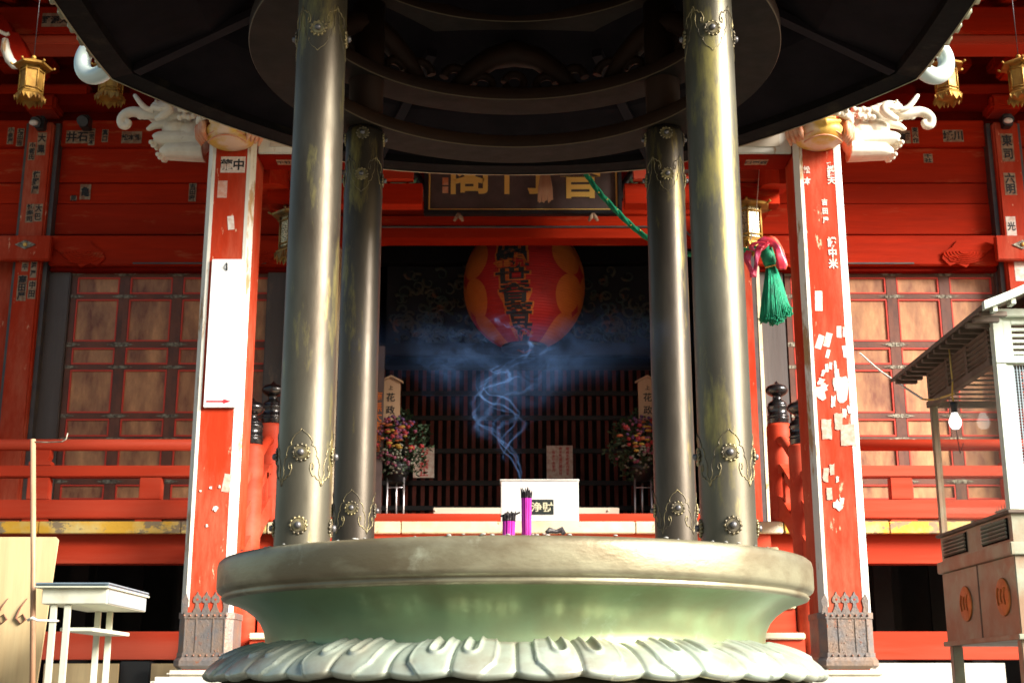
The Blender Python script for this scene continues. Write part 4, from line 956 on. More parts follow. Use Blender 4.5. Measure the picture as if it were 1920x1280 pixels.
# --- flower stands with plaques
def flower_stand(cx, Y, lab, seed, plx):
    rr = random.Random(seed); c = P(cx, 838, Y); k = mpp(830, Y)
    root = thing('flower_stand', (c[0], Y, zf), lab, 'flower stand', 'flower stands beside the doorway')
    b = MB()
    for s in (-1, 1): b.tube([(c[0] + s * 16 * k, Y - .06, zf + .02), (c[0] + s * 15 * k, Y - .06, zz(880, Y))], .012, seg=8)
    b.tube([(c[0], Y + .14, zf + .02), (c[0], Y, zz(880, Y))], .012, seg=8); b.tube([(c[0] - 16 * k, Y - .06, zz(915, Y)), (c[0] + 16 * k, Y - .06, zz(915, Y))], .007, seg=6)
    b.build('stand_leg', M['silver'], root)
    b = MB(); b.lathe([(.10, zz(905, Y)), (.15, zz(880, Y)), (.16, zz(868, Y))], (c[0], Y), 20); b.build('flower_tub', M['black'], root)
    b = MB()
    for i in range(1300):
        a = rr.uniform(0, 2 * pi); q = rr.random() ** .5; q *= 1 + .28 * abs(sin(a * 3.7 + seed)); x = c[0] + 54 * k * q * cos(a); z = c[2] + 56 * k * q * sin(a) - .0; y = Y + rr.uniform(-.28, .2) * math.sqrt(max(0, 1 - q * q)) - .05
        d = Vector((rr.uniform(-1, 1), rr.uniform(-1, .3), rr.uniform(-.6, 1))).normalized() * rr.uniform(.03, .075); s = d.cross(Vector((rr.random(), rr.random(), rr.random()))).normalized() * .013
        p = Vector((x, y, z)); vs = [b.bm.verts.new(v) for v in (p, p + d * .5 + s, p + d, p + d * .5 - s)]; b.bm.faces.new(vs)
    b.build('leaves', M['foliage'], root, norm=False)
    for nm, n, zlo, zhi, sz in (('flpink', 42, -.8, .9, .024), ('flred', 15, -.2, .8, .034), ('flyellow', 11, -.4, .6, .032), ('flwhite', 60, -1., -.1, .017), ('florange', 9, -.2, .7, .032), ('flpurple', 24, 0, 1., .022)):
        b = MB()
        for i in range(n):
            x = rr.gauss(0, .42); z = rr.uniform(zlo, zhi)
            if x * x + z * z > 1.05: continue
            yy = Y - .12 - .26 * math.sqrt(max(0, 1.06 - x * x - z * z)); p = Vector((c[0] + 54 * k * x, yy, c[2] + 54 * k * z)); s = sz * rr.uniform(.7, 1.1)
            if nm == 'flyellow' or nm == 'florange': b.ball(p, s, seg=8, sc=(1.1, .6, .5))
            else:
                b.ball(p, s * .6, seg=8, sc=(1, .7, .8))
                for q in range(5): a = q * 1.257 + i; b.ball(p + Vector((s * .6 * cos(a), .004, s * .5 * sin(a))), s * .42, seg=6, sc=(1, .5, .8))
        b.build('blossom', M[nm], root)
    x, z0, z1, w = P(plx, 745, Y - .1)[0], zz(788, Y - .1), zz(717, Y - .1), 17.5 * k
    b = MB(); b.prism([(x - w, z0), (x + w, z0), (x + w, z1), (x, z1 + 10 * k), (x - w, z1)], Y - .12, Y - .10)
    for s in (-1, 1): b.hexa([(x, Y - .14, z1 + 10 * k), (x, Y - .09, z1 + 10 * k), (x, Y - .09, z1 + 13.5 * k), (x, Y - .14, z1 + 13.5 * k)], [(x + s * w * 1.3, Y - .14, z1 - 2 * k), (x + s * w * 1.3, Y - .09, z1 - 2 * k), (x + s * w * 1.3, Y - .09, z1 + 1.5 * k), (x + s * w * 1.3, Y - .14, z1 + 1.5 * k)])
    b.mi = 1; b.text('上', .055, (x, Y - .1225, zz(727, Y - .1)), weight=.01); b.text('花', .10, (x, Y - .1225, zz(745, Y - .1)), weight=.012); b.text('政', .10, (x, Y - .1225, zz(769, Y - .1)), weight=.012)
    b.build('name_plaque', [M['plaque'], M['ink']], root)
    return root
flower_stand(744, 14.3, 'pink and purple flower stand with bare wood plaque left of the doorway', 3, 733)
flower_stand(1203, 14.3, 'red and orange flower stand half hidden behind the right rear burner pillar', 8, 1214)
# tall plank with orange brush writing, red vertical sign, two paper notices, long white plank
Y = 14.0; b = MB(); x0, x1 = xx(694, 800, Y), xx(718, 800, Y); b.box(x0, x1, Y, Y + .03, zf + .02, zz(648, Y), bev=.004); b.mi = 1
b.text('南\n無\n大\n悲\n観\n音', .115, ((x0 + x1) / 2 + .0, Y - .002, zz(790, Y)), weight=.012, line=.95)
tag(b.build('writing_plank', [M['signbrown'], M['lanternorange']]), 'tall dark plank with orange brush writing beside the left flower stand', 'plank')
Y = YW - .23; b = MB(); x = xx(1311, 710, Y); b.box(x - .03, x + .10, Y - .014, Y - .001, zz(742, Y), zz(678, Y), bev=.004); b.mi = 1; b.text('御\n祈\n願', .08, (x + .035, Y - .0155, zz(710, Y)), weight=.012)
tag(b.build('red_notice', [M['arrow'], M['whiteboard']]), 'narrow red notice with white writing on the post right of the doorway', 'sign')
Y = 15.6; b = MB(); k = mpp(860, Y); x = xx(795, 868, Y); b.box(x - 20 * k, x + 19 * k, Y, Y + .006, zz(895, Y), zz(838, Y)); b.mi = 1; b.text('お\n札\n禁\n止', .088, (x + .0, Y - .002, zz(866, Y)), weight=.016, sx=1.3, line=.95)
tag(b.build('paper_notice', [M['slipwhite'], M['arrow']]), 'pale paper notice with large red characters on the lattice by the left flowers', 'notice')
b = MB(); x = xx(1050, 866, Y); b.box(x - 25 * k, x + 24 * k, Y, Y + .006, zz(899, Y), zz(835, Y)); b.mi = 1
for i, tx in enumerate(('諸病平癒\n家内安全', '商売繁盛祈\n願受付', '御朱印\n本堂内')): b.text('\n'.join(tx.replace('\n', '')), .040, (x + (14 - i * 13) * k, Y - .002, zz(864, Y)), weight=.008, line=1.05)
tag(b.build('paper_notice', [M['slipwhite'], M['arrow']]), 'pale paper notice with fine red columns of writing behind the white box', 'notice')
Y = 13.9; b = MB(); x0, x1 = xx(812, 956, Y), xx(1161, 956, Y); b.box(x0, x1, Y, Y + .08, zf + .02, zz(951, Y), bev=.006)
for p in (816, 1140): b.ball((xx(p, 957, Y), Y - .004, zz(957, Y)), .012, seg=8)
tag(b.build('low_plank', M['plygrey']), 'long low pale plank on the hall floor behind the white box', 'plank')
# --- gilt hanging lanterns
def gilt_lantern(name, c, h, lab, grp, m_body, m_pan, top=True, fringe=True, rot=.3, cord_to=None):
    """hexagonal lantern, c = bottom centre of body, h = body height"""
    x, y, z = c; root = thing(name, (x, y, z), lab, 'lantern', grp); r = h * .42
    def hx(rr, zz_, tw=0): return [(x + rr * cos(a), y + rr * sin(a), zz_) for a in [rot + tw + i * pi / 3 for i in range(6)]]
    b = MB(); b.grid([hx(r * .97, z + h * .02), hx(r * .97, z + h * .98)], close_u=True, smooth=False, caps=True); b.build('pierced_panel', m_pan, root)
    b = MB()
    for q in hx(r, z): b.tube([q, (q[0], q[1], z + h)], h * .035, seg=6)
    for zc in (0, .12, .86, 1.0):
        pts = hx(r * 1.02, z + h * zc)
        for i in range(6): b.tube([pts[i], pts[(i + 1) % 6]], h * .03, seg=5)
    b.build('lantern_frame', m_body, root)
    b = MB(); b.grid([hx(r * 1.05, z + h * 1.0), hx(r * 1.65, z + h * 1.02), hx(r * 1.70, z + h * 1.08), hx(r * .9, z + h * 1.24), hx(r * .3, z + h * 1.36), hx(r * .12, z + h * 1.4)], close_u=True, smooth=False, caps=True)
    for q in hx(r * 1.66, z + h * 1.05): b.tube([(q[0], q[1], q[2] + .0), (x + (q[0] - x) * 1.14, y + (q[1] - y) * 1.14, q[2] + h * .07)], [h * .03, h * .045], seg=8)
    b.ball((x, y, z + h * 1.45), h * .09); b.build('lantern_roof', m_body, root)
    b = MB(); b.grid([hx(r * 1.0, z - h * .0), hx(r * 1.25, z - h * .10), hx(r * 1.20, z - h * .14), hx(r * .6, z - h * .14)], close_u=True, smooth=False, caps=True)
    for i in range(6):
        p, q = Vector(hx(r * 1.22, z - h * .13)[i]), Vector(hx(r * 1.22, z - h * .13)[(i + 1) % 6]); n_ = 8
        pts = [p.lerp(q, j / n_) for j in range(n_ + 1)]; dn = [.05, .30, .14, .26, .38, .26, .14, .30, .05]
        V1 = [b.bm.verts.new(a) for a in pts]; V2 = [b.bm.verts.new(a + Vector((0, 0, -h * dn[j] * .8)) + (a - Vector((x, y, a.z))) * .12) for j, a in enumerate(pts)]
        for j in range(n_): b.bm.faces.new((V1[j], V1[j + 1], V2[j + 1], V2[j]))
    b.build('lantern_base', m_body, root, norm=False)
    if cord_to is not None:
        b = MB(); b.tube([(x, y, z + h * 1.5), (x, y, cord_to)], .0035, seg=6); b.build('hanging_chain', M['black'], root)
    return root
dg = mat('shaded_gilt_metal', (.30, .20, .06), .45, .7, var=(.14, .10, .05), vscale=9, bump=.2)  # duller gilt: the left porch lantern's shade put into the metal colour
Ya = 11.45; k = mpp(430, Ya)
gilt_lantern('hanging_lantern', (xx(1405, 450, Ya), Ya, zz(452, Ya)), 62 * k, 'gilt pierced lantern hanging beside the right porch post above the green tassel', 'gilt lanterns inside the porch', M['gold'], M['goldpierce'], cord_to=PZ - .05)
gilt_lantern('hanging_lantern', (xx(550, 465, Ya), Ya, zz(468, Ya)), 62 * k, 'dull pierced lantern hanging in shade beside the left porch post', 'gilt lanterns inside the porch', dg, M['goldpierce'], cord_to=PZ - .05)
Yb = 11.2; k = mpp(150, Yb)
for px, py, lab in ((57, 175, 'gilt lantern under the left eave, nearest the white edged carving'), (207, 175, 'gilt lantern below the left corner curl of the burner canopy'), (1776, 175, 'gilt lantern below the right corner curl of the burner canopy'), (1916, 173, 'gilt lantern under the right eave at the edge of the photo')):
    gilt_lantern('eave_lantern', (xx(px, py, Yb), Yb, zz(py, Yb)), 50 * k, lab, 'gilt lanterns under the eaves', M['gold'], M['gold'], rot=.35, cord_to=ZE + .25)
# spotlights on the wall posts
for px, py, lab, s in ((72, 228, 'black spotlight with pale lens on the left wall post', 1), (1892, 224, 'black spotlight with pale lens on the right wall post', 1), (156, 226, 'small black fitting on the tie beam right of the left wall post', 0)):
    x, y, z = P(px, py, YW - .34); root = thing('spotlight', (x, y, z), lab, 'spotlight', 'spotlights on the hall front')
    b = MB(); b.box(x - .05, x + .05, y + .02, y + .16, z - .06, z + .08, bev=.01); b.tube([(x, y + .05, z + .05), (x - .02 * s, y - .03, z - .02)], [.035, .06], seg=14); b.build('lamp_housing', M['plasticblack'], root)
    if s: b = MB(); b.ball((x - .03, y - .05, z - .035), .045, seg=14, sc=(1.1, .6, .7)); b.build('lamp_lens', M['lens'], root)
# --- cord, tassel, ribbon
b = MB(); pts = [P(1098, 325, 12.6), P(1125, 362, 12.5), P(1165, 405, 12.35), P(1205, 440, 12.2), P(1245, 463, 12.0), P(1290, 476, 11.8), P(1345, 476, 11.3), P(1400, 468, 11.0), P(1436, 462, 10.8)]
def smooth(pts, n=6):
    out = []
    for i in range(len(pts) - 1):
        p0, p1, p2, p3 = [Vector(pts[max(0, min(len(pts) - 1, j))]) for j in (i - 1, i, i + 1, i + 2)]
        for j in range(n):
            t = j / n; out.append(.5 * ((2 * p1) + (p2 - p0) * t + (2 * p0 - 5 * p1 + 4 * p2 - p3) * t * t + (3 * p1 - p0 - 3 * p2 + p3) * t ** 3))
    out.append(Vector(pts[-1])); return out
sp = smooth(pts, 8); 
for st_ in range(3):
    rows_ = []; q = []
    for i, p in enumerate(sp):
        a = i * .55 + st_ * 2.094; q.append(p + Vector((.0, cos(a) * .013, 0)) + Vector((.7, 0, .7)) * sin(a) * .013)
    b.mi = 0; b.tube(q, .017, seg=8)
for i in range(2, len(sp) - 2, 3):
    b.mi = 1; a = i * .55; b.ball(sp[i] + Vector((.014 * sin(a), -.026, .014 * cos(a))), .008, seg=6)
tag(b.build('braided_cord', [M['green'], M['signgold']]), 'green braided cord flecked with gold sloping from the signboard to the tassel', 'cord')
Yt = 10.8; tz = thing('green_tassel', P(1440, 470, Yt), 'large green silk tassel tied with a red ribbon beside the right porch post', 'tassel')
b = MB(); rr = random.Random(2); top = Vector(P(1441, 497, Yt))
def W(px, py, dy=0): return Vector(P(px, py, Yt + dy))
b.tube([W(1437, 452), W(1437, 462), W(1439, 478), W(1443, 492), W(1446, 500)], [.02, .045, .060, .055, .045], seg=16); b.build('tassel_head', M['green'], tz)
b = MB()
for i in range(480):
    a = rr.uniform(0, 2 * pi); q = math.sqrt(rr.random()); u = q * cos(a); w_ = q * sin(a)
    p0 = W(1446 + u * 9, 500, w_ * .035); p1 = W(1450 + u * 17, 530, w_ * .06); p2 = W(1453 + u * 25, 565, w_ * .09); p3 = W(1456 + u * 31 + rr.uniform(-2, 2), 594 - u * 8 + rr.uniform(-6, 5) + (8 if abs(u) < .4 else 0), w_ * .11)
    b.tube([p0, p1, p2, p3], [.0042, .005, .0055, .0045], seg=5)
    for _ in range(2): b.ball(p3 + Vector((rr.uniform(-.012, .012), rr.uniform(-.012, .012), rr.uniform(-.01, .025))), rr.uniform(.004, .008), seg=6)
b.build('tassel_fringe', M['greenfringe'], tz)
b = MB(); ringp = [W(1445 + 9.5 * cos(a), 499 - 2.5 * cos(a), .045 * sin(a)) for a in [i * .4 for i in range(16)]]; b.tube(ringp, .007, seg=6, closed=True); b.build('tassel_binding', M['signgold'], tz)
rb = MB()
def ribbon(pts, w, seg=7):
    q = smooth(pts, 5); rows_ = []
    for i, p in enumerate(q):
        t = (q[min(i + 1, len(q) - 1)] - q[max(i - 1, 0)]).normalized(); sd = t.cross(Vector((0, 1, .25))).normalized(); ww = w * (.75 + .25 * sin(i * .5))
        rows_.append([p + sd * ww * s + Vector((0, -.012 * sin(i * .8) * s, 0)) for s in (-1, -.4, .4, 1)])
    rb.grid(rows_)
ribbon([W(1422, 458, -.07), W(1441, 453, -.09), W(1455, 462, -.10), W(1464, 485, -.09), W(1466, 505, -.08)], .045)
ribbon([W(1441, 455, -.10), W(1430, 465, -.12), W(1418, 470, -.11), W(1408, 463, -.1), W(1420, 455, -.11), W(1440, 455, -.10)], .018)
ribbon([W(1425, 460, -.11), W(1420, 478, -.12), W(1417, 500, -.11), W(1413, 518, -.11)], .026)
ribbon([W(1404, 470, -.08), W(1401, 490, -.08), W(1408, 505, -.08), W(1412, 520, -.08)], .03)
def sol(o): m = o.modifiers.new('s', 'SOLIDIFY'); m.thickness = .004
rb.build('red_ribbon', M['ribbon'], tz, mods=sol, norm=False)
rb = MB(); ribbon([W(1436, 452, -.04), W(1452, 456, -.06), W(1463, 470, -.07), W(1465, 492, -.07), W(1467, 506, -.06)], .05); rb.build('orange_sash', M['ribbonorange'], tz, mods=sol, norm=False)
b = MB(); b.tube([P(1424, 315, 10.75), P(1418, 400, 10.75), P(1407, 452, 10.75)], .004, seg=5); b.tube([P(1419, 400, 10.74), P(1404, 456, 10.7)], .003, seg=5)
tag(b.build('thin_cord', M['string']), 'thin pale cord hanging down in front of the gilt lantern by the right porch post', 'cord')
# --- white board on the left porch post
Y = YP - .012; cxl_ = pcx - PX
b = MB(); x0 = xx(381, 760, YP) + .008; za, zb = zz(764, Y), zz(487, Y); w = .245
b.box(x0, x0 + w, YP - .03, YP - .004, za, zb, bev=.003); wb = None
b.mi = 1; xa, za_ = x0 + .022, zz(753, Y)
b.box(xa, xa + .13, YP - .034, YP - .0305, za_ - .006, za_ + .006); b.prism([(xa + .13, za_ - .018), (xa + .19, za_), (xa + .13, za_ + .018)], YP - .034, YP - .0305)
b.mi = 2; b.tube([(x0 + w * .48, YP - .033, zz(495, Y)), (x0 + w * .50, YP - .05, zz(500, Y)), (x0 + w * .5, YP - .034, zz(508, Y))], .006, seg=6)
tag(b.build('white_sign_board', [M['whiteboard'], M['arrow'], M['ink']]), 'tall blank white board with a red arrow on the left porch post', 'sign')
# --- desk, pole, string, plywood sheet
YD = 8.0; dk = thing('school_desk', P(140, 1140, YD + .2), 'old cream steel desk with grey-blue top standing left of the porch post', 'desk')
zt = zz(1091, YD); zu = zz(1100, YD)
x0, x1 = xx(63, 1096, YD), xx(206, 1096, YD); ydp = .92
xs = .06       # the desk is turned very slightly
b = MB(); b.box(x0, x1, YD, YD + ydp, zu + .008, zt, bev=.012); b.build('desk_top', M['desktop'], dk)
b = MB(); b.box(x0 + .004, x1 - .004, YD + .002, YD + ydp - .004, zu - .004, zu + .007, bev=.003); b.build('top_trim', M['desk'], dk)
zb = zz(1131, YD); xa, xb = xx(75, 1120, YD), x1 - .02
b = MB(); b.box(xa, xb, YD + .03, YD + ydp - .02, zb, zu - .005, bev=.004); b.build('desk_drawer', M['desk'], dk)
b = MB(); b.box(xb + .0005, xb + .004, YD + .05, YD + ydp - .04, zb + .006, zu - .012); b.build('side_panel', M['desksteel'], dk)
for px, yy in ((101, YD + .06), (127, YD + .06), (185, YD + ydp - .08), (207, YD + ydp - .08)):
    x = xx(px, 1140, yy); b = MB(); b.box(x - .019, x + .019, yy - .012, yy + .012, ZP, zb - .001, bev=.003); b.build('leg', M['desk'], dk)
z2 = zz(1183, YD + .1); b = MB(); b.box(xx(105, 1180, YD), xx(163, 1180, YD) + .01, YD + .07, YD + ydp - .06, z2, z2 + .022, bev=.002); b.build('lower_shelf', M['desk'], dk)
b = MB(); x, y, z = P(62, 825, 8.15); x2, y2, z2 = P(66, 1275, 8.0); b.tube([(x, 8.5, z), ((x + x2) / 2 + .003, 8.4, (z + z2) / 2), (x2, 8.3, ZP + .0)], .017, seg=10)
x, y, z = P(62, 825, 8.5); bm_ = MB()
b.bm.free(); b = MB(); xq, _, zq = P(62, 824, 8.3); xb_, _, _ = P(67, 1270, 8.02); b.tube([(xq, 8.3, zq), ((xq + xb_) / 2 + .004, 8.15, (zq + ZP) / 2), (xb_, 8.0, ZP)], .0165, seg=12)
b.mi = 1; b.tube([(xq, 8.29, zq - .015), (xq + .10, 8.28, zq - .02), (xq + .19, 8.28, zq - .016), (xq + .215, 8.28, zq + .0), (xq + .222, 8.28, zq + .04)], .0045, seg=6)
tag(b.build('wooden_pole', [M['bamboo'], M['fitting']]), 'thin brown pole with a wire hook leaning beside the desk', 'pole')
b = MB(); p0, p1 = P(52, 1162, 7.97), P(108, 1163, 7.99); b.tube([p0, (p0[0] + .03, 7.96, p0[2] + .012), (p0[0] + .06, 7.97, p0[2] - .002), p1], [.008, .011, .007, .006], seg=8); q = P(101, 1162, YD + .06)
b.tube([(q[0] - .024, q[1] - .018, q[2]), (q[0] + .024, q[1] - .018, q[2] - .003), (q[0] + .024, q[1] + .018, q[2] - .003), (q[0] - .024, q[1] + .018, q[2])], .006, seg=6, closed=True)
tag(b.build('white_string', M['string']), 'white string tying the pole to the desk leg', 'string')
Y = 9.2; b = MB(); x0, x1 = xx(-60, 1100, Y), xx(112, 1010, Y); zt_ = zz(1006, Y); xbt = xx(70, 1275, Y)
b.prism([(x0, ZP), (xbt - .01, ZP), (x1 - .012, zt_ - .05), (x1 - .01, zt_ - .02), (x1 - .03, zt_), (x0, zt_)], Y, Y + .018)
b.mi = 1
for cx_, s in ((4, 1), (40, 1)):
    x, _, z = P(cx_, 1152, Y - .003); b.tube([(x + .03, Y - .003, z + .11), (x - .01, Y - .003, z + .05), (x - .035, Y - .003, z - .02), (x, Y - .003, z - .06), (x + .035, Y - .003, z - .03), (x + .01, Y - .003, z + .005), (x - .02, Y - .003, z - .02)], [.006, .014, .018, .013, .017, .009, .005], seg=6, flat=(1, .25))
tag(b.build('plywood_sheet', [M['ply'], M['doorframe']]), 'pale plywood sheet with smudged dark strokes leaning behind the pole and desk', 'board')
# pale boards and dark box below the lower beam
for px0, px1, top, m_, lab, Y in ((82, 222, 1243, 'ply', 'pale board under the beam behind the desk legs', 11.9), (283, 350, 1243, 'ply', 'pale board with a blue scrawl left of the left post foot', 11.9), (1640, 1885, 1242, 'palestone', 'bright pale board under the beam between right post and cabinet', 11.9)):
    b = MB(); b.box(xx(px0, 1250, Y), xx(px1, 1250, Y), Y, Y + .03, ZP, zz(top, Y), bev=.003)
    if px0 == 283:
        b.mi = 1; x, _, z = P(330, 1262, Y); b.tube([(x - .06, Y - .003, z - .03), (x - .02, Y - .003, z + .03), (x - .01, Y - .003, z - .02), (x + .03, Y - .003, z + .04)], .006, seg=5, flat=(1, .3))
    tag(b.build('low_board', [M[m_], M['desktop']]), lab, 'board', 'boards closing the underfloor gap')
b = MB(); Y = 12.0; b.box(xx(224, 1250, Y), xx(282, 1250, Y), Y, Y + .4, ZP, zz(1239, Y), bev=.01); tag(b.build('dark_crate', M['plasticblack']), 'dark crate between two pale boards behind the desk', 'crate')
# --- candle cabinet on the right
cy0, cy1 = 7.0, 8.2; cX = 2.615
cab = thing('candle_cabinet', (cX + .45, 7.6, ZP), 'verdigris metal candle cabinet with louvred roof and copper crest discs at the right', 'cabinet')
za, zb_, zc, zd, ze, zg = zz(1192, cy0), zz(1040, cy0), zz(1015, cy0), zz(955, cy0), zz(667, cy0), zz(596, cy0)
W2 = .95
b = MB(); b.box(cX, cX + W2, cy0, cy1, za, zb_, bev=.004); b.build('cabinet_body', M['cart'], cab)
b = MB(); b.box(cX - .02, cX + W2 + .02, cy0 - .02, cy1 + .02, za - .016, za + .012, bev=.003); b.box(cX - .022, cX + W2 + .02, cy0 - .02, cy1 + .02, zb_ + .001, zc, bev=.005); b.build('cabinet_ledge', M['cart'], cab)
b = MB(); b.box(cX - .003, cX, 7.57, 7.585, za + .012, zb_); b.build('door_seam', M['cartdark'], cab)
b = MB(); b.box(cX + .006, cX + W2, cy0 + .005, cy1 - .005, zc + .001, zd - .02); b.build('drawer_band', M['cart'], cab)
for ya, yb_ in ((7.06, 7.46), (7.72, 8.14)):
    b = MB(); b.mi = 0; b.box(cX - .0, cX + .005, ya, yb_, zc + .02, zd - .035); b.mi = 1
    for k in range(5): z = zc + .03 + k * (zd - zc - .07) / 4.6; b.box(cX - .010, cX + .003, ya + .012, yb_ - .012, z, z + .012, rot=Matrix.Rotation(.5, 3, 'Y'))
    b.build('louvre_vent', [M['lip'], M['cart']], cab)
b = MB(); b.box(cX - .018, cX + W2 + .018, cy0 - .018, cy1 + .018, zd - .019, zd, bev=.004); b.build('cabinet_counter', M['cartdark'], cab)
for yy, r_ in ((7.20, .100), (7.80, .100)):
    zc_ = (za + zb_) / 2 + .005; b = MB()
    rowsd = [[(cX - d, yy + r * cos(a), zc_ + r * sin(a)) for a in [2 * pi * j / 32 for j in range(32)]] for r, d in ((r_, 0.001), (r_, .008), (r_ * .96, .010), (r_ * .05, .010))]
    b.grid(rowsd, close_u=True)
    for q in range(3):
        b.tube([(cX - .012, yy + r_ * (.55 - .5 * q) + .02 * sin(t * 3), zc_ + r_ * (.5 - t * .9) * (1 if q != 1 else .8)) for t in [i / 8 for i in range(9)]], .004, seg=5)
    b.build('crest_disc', M['orangedisc'], cab)
for x in (cX + .03, cX + W2 - .03):
    for yy in (cy0 + .04, cy1 - .06):
        b = MB(); b.box(x - .03, x + .03, yy - .03, yy + .03, ZP, za - .017, bev=.004); b.build('leg', M['cart'], cab)
for i, (x, yy) in enumerate(((cX + .025, cy0 + .02), (cX + W2 - .02, cy0 + .02), (cX + .02, cy1 - .03), (cX + W2 - .02, cy1 - .03))):
    b = MB(); w = .028 if yy < 7.5 else .02; b.box(x - w, x + w, yy - w, yy + w, zd, zg, bev=.003); b.build('corner_post', M['cartwhite'] if yy < 7.5 else M['cart'], cab)
# frieze with louvres along both sides and ends
b = MB(); b.box(cX - .015, cX + .03, cy0 + .05, cy1 + .0, ze - .04, ze, bev=.003); b.box(cX - .01, cX + .03, cy0 + .05, cy1, zg - .02, zg, bev=.003)
for yy in (7.1, 7.45, 7.8, 8.16): b.box(cX - .006, cX + .02, yy - .02, yy + .02, ze, zg - .02)
b.box(cX + .03, cX + W2 - .03, cy1 - .03, cy1, ze - .04, ze + .0); b.box(cX + .03, cX + W2 - .03, cy1 - .03, cy1, zg - .02, zg)
b.box(cX + W2 * .55, cX + W2 * .62, cy1 - .03, cy1, ze, zg - .02)
b.build('frieze_rail', M['cartdark'], cab)
b = MB()
for k in range(6):
    z = ze + .012 + k * (zg - ze - .035) / 6; b.box(cX - .008, cX + .014, cy0 + .06, cy1 - .03, z, z + .010, rot=Matrix.Rotation(.5, 3, 'Y')); b.box(cX + .04, cX + W2 - .04, cy1 - .025, cy1 - .006, z, z + .010)
b.build('frieze_louvre', M['cartdark'], cab)
b = MB(); b.box(cX + .052, cX + W2 - .05, cy0 - .0, cy0 + .04, ze - .045, ze, bev=.003); b.box(cX - .012, cX + W2, cy0 - .03, cy0 + .045, zg + .001, zg + .045, bev=.003); b.box(cX - .005, cX + W2, cy0 - .015, cy0 + .045, ze - .042, ze - .002, bev=.003)
b.box(cX + .055, cX + .10, cy0, cy0 + .03, ze, zg, bev=.002); b.box(cX + .10, cX + W2, cy0, cy0 + .03, zg - .035, zg, bev=.002)
b.build('front_frame', M['cartwhite'], cab)
b = MB()
for k in range(5): z = ze + .01 + k * (zg - ze - .05) / 5; b.box(cX + .10, cX + W2 - .05, cy0 + .006, cy0 + .022, z, z + .018, bev=.002)
b.build('front_louvre', M['cartwhite'], cab)
b = MB()    # wire mesh screen, front
x0, x1 = cX + .095, cX + W2 - .05
for k in range(int((x1 - x0) / .016)): b.box(x0 + k * .016, x0 + k * .016 + .005, cy0 + .012, cy0 + .015, zd, ze - .046)
for k in range(int((ze - zd - .05) / .016)): b.box(x0, x1, cy0 + .0155, cy0 + .018, zd + k * .016, zd + k * .016 + .005)
b.build('wire_mesh', M['desksteel'], cab)
b = MB(); b.box(cX + .050, cX + .092, cy0 + .002, cy0 + .03, zd, ze - .046, bev=.003); b.build('mesh_stile', M['cartwhite'], cab)
b = MB(); b.box(cX + .018, cX + .021, cy0 + .06, cy1 - .06, zd + .002, ze - .042); b.build('side_glass', M['glass'], cab)
# roof
xe0, xe1 = cX - .14, cX + W2 + .14; xr_ = (xe0 + xe1) / 2; zr0 = zz(572, 6.72); rise = .30; y0, y1 = 6.72, 8.5
b = MB()
for xe in (xe0, xe1):
    n = 8; rows_ = []; 
    for side in (0, 1):
        pass
    top = []; bt = []
    for i in range(n + 1):
        t = i / n; x = xe + (xr_ - xe) * t; z = zr0 + rise * (t * .75 + .25 * t * t); top.append((x, z + .012)); bt.append((x, z - .012))
    b.prism(top + list(reversed(bt)), y0 + .03, y1)
b.build('cabinet_roof', M['cartdark'], cab)
b = MB()
for xe in (xe0, xe1):
    top = []; bt = []
    for i in range(9):
        t = i / 8; x = xe + (xr_ - xe) * t; z = zr0 + rise * (t * .75 + .25 * t * t); top.append((x, z + .022)); bt.append((x, z - .022))
    b.prism(top + list(reversed(bt)), y0 - .01, y0 + .029)
b.build('barge_board', M['cartwhite'], cab)
b = MB()
for i in range(6):
    for xe, d in ((xe0, 1), (xe1, -1)): x = xe + d * (.07 + i * .1); t = (.07 + i * .1) / (xr_ - xe0); z = zr0 + rise * (t * .75 + .25 * t * t) - .05; b.box(x - .012, x + .012, y0 + .03, y0 + .10, z, z + .028)
b.build('gable_purlin', M['cartwhite'], cab)
for k in range(15): y = y0 + .10 + k * .115; B('cabinet_rafter', cab, M['cartdark'], xe0 + .012, cX + .01, y - .016, y + .016, zr0 - .035, zr0 - .008, bev=.002)
b = MB(); b.box(cX + .0, cX + W2, cy0 + .03, cy1, zg + .001, zg + .02); b.build('cabinet_ceiling', M['cartdark'], cab)
# bulb
Yq = 7.55; bx, _, bz = P(1791, 790, Yq); k = mpp(790, Yq)
bl = thing('light_bulb', (bx, Yq, bz), 'bare white light bulb hanging inside the cabinet on a yellow flex', 'light bulb')
b = MB(); b.lathe([(.002, bz - 15 * k), (6 * k, bz - 14 * k), (10 * k, bz - 9 * k), (12 * k, bz - 2 * k), (11 * k, bz + 4 * k), (7.5 * k, bz + 11 * k), (5.5 * k, bz + 17 * k)], (bx, Yq), 24); b.build('bulb_glass', M['bulb'], bl)
b = MB(); b.lathe([(5.5 * k, bz + 16 * k), (6 * k, bz + 17 * k), (6 * k, bz + 27 * k), (7.5 * k, bz + 28 * k), (7.5 * k, bz + 36 * k), (2 * k, bz + 38 * k)], (bx, Yq), 20); b.build('bulb_socket', M['plasticblack'], bl)
b = MB(); b.tube([(bx, Yq, bz + 37 * k), (bx - .005, Yq, bz + 50 * k), (bx + .004, Yq, bz + 75 * k), (bx, Yq, zg)], .005, seg=6); b.build('flex', M['yellow'], bl)
b = MB(); b.tube([(bx + .001, Yq, bz - 15 * k), (bx + .006, Yq - .02, bz - 62 * k), (bx + .03, Yq - .02, bz - 42 * k)], .0022, seg=5); tag(b.build('bent_wire', M['ink']), 'thin bent wire dangling below the light bulb', 'wire')
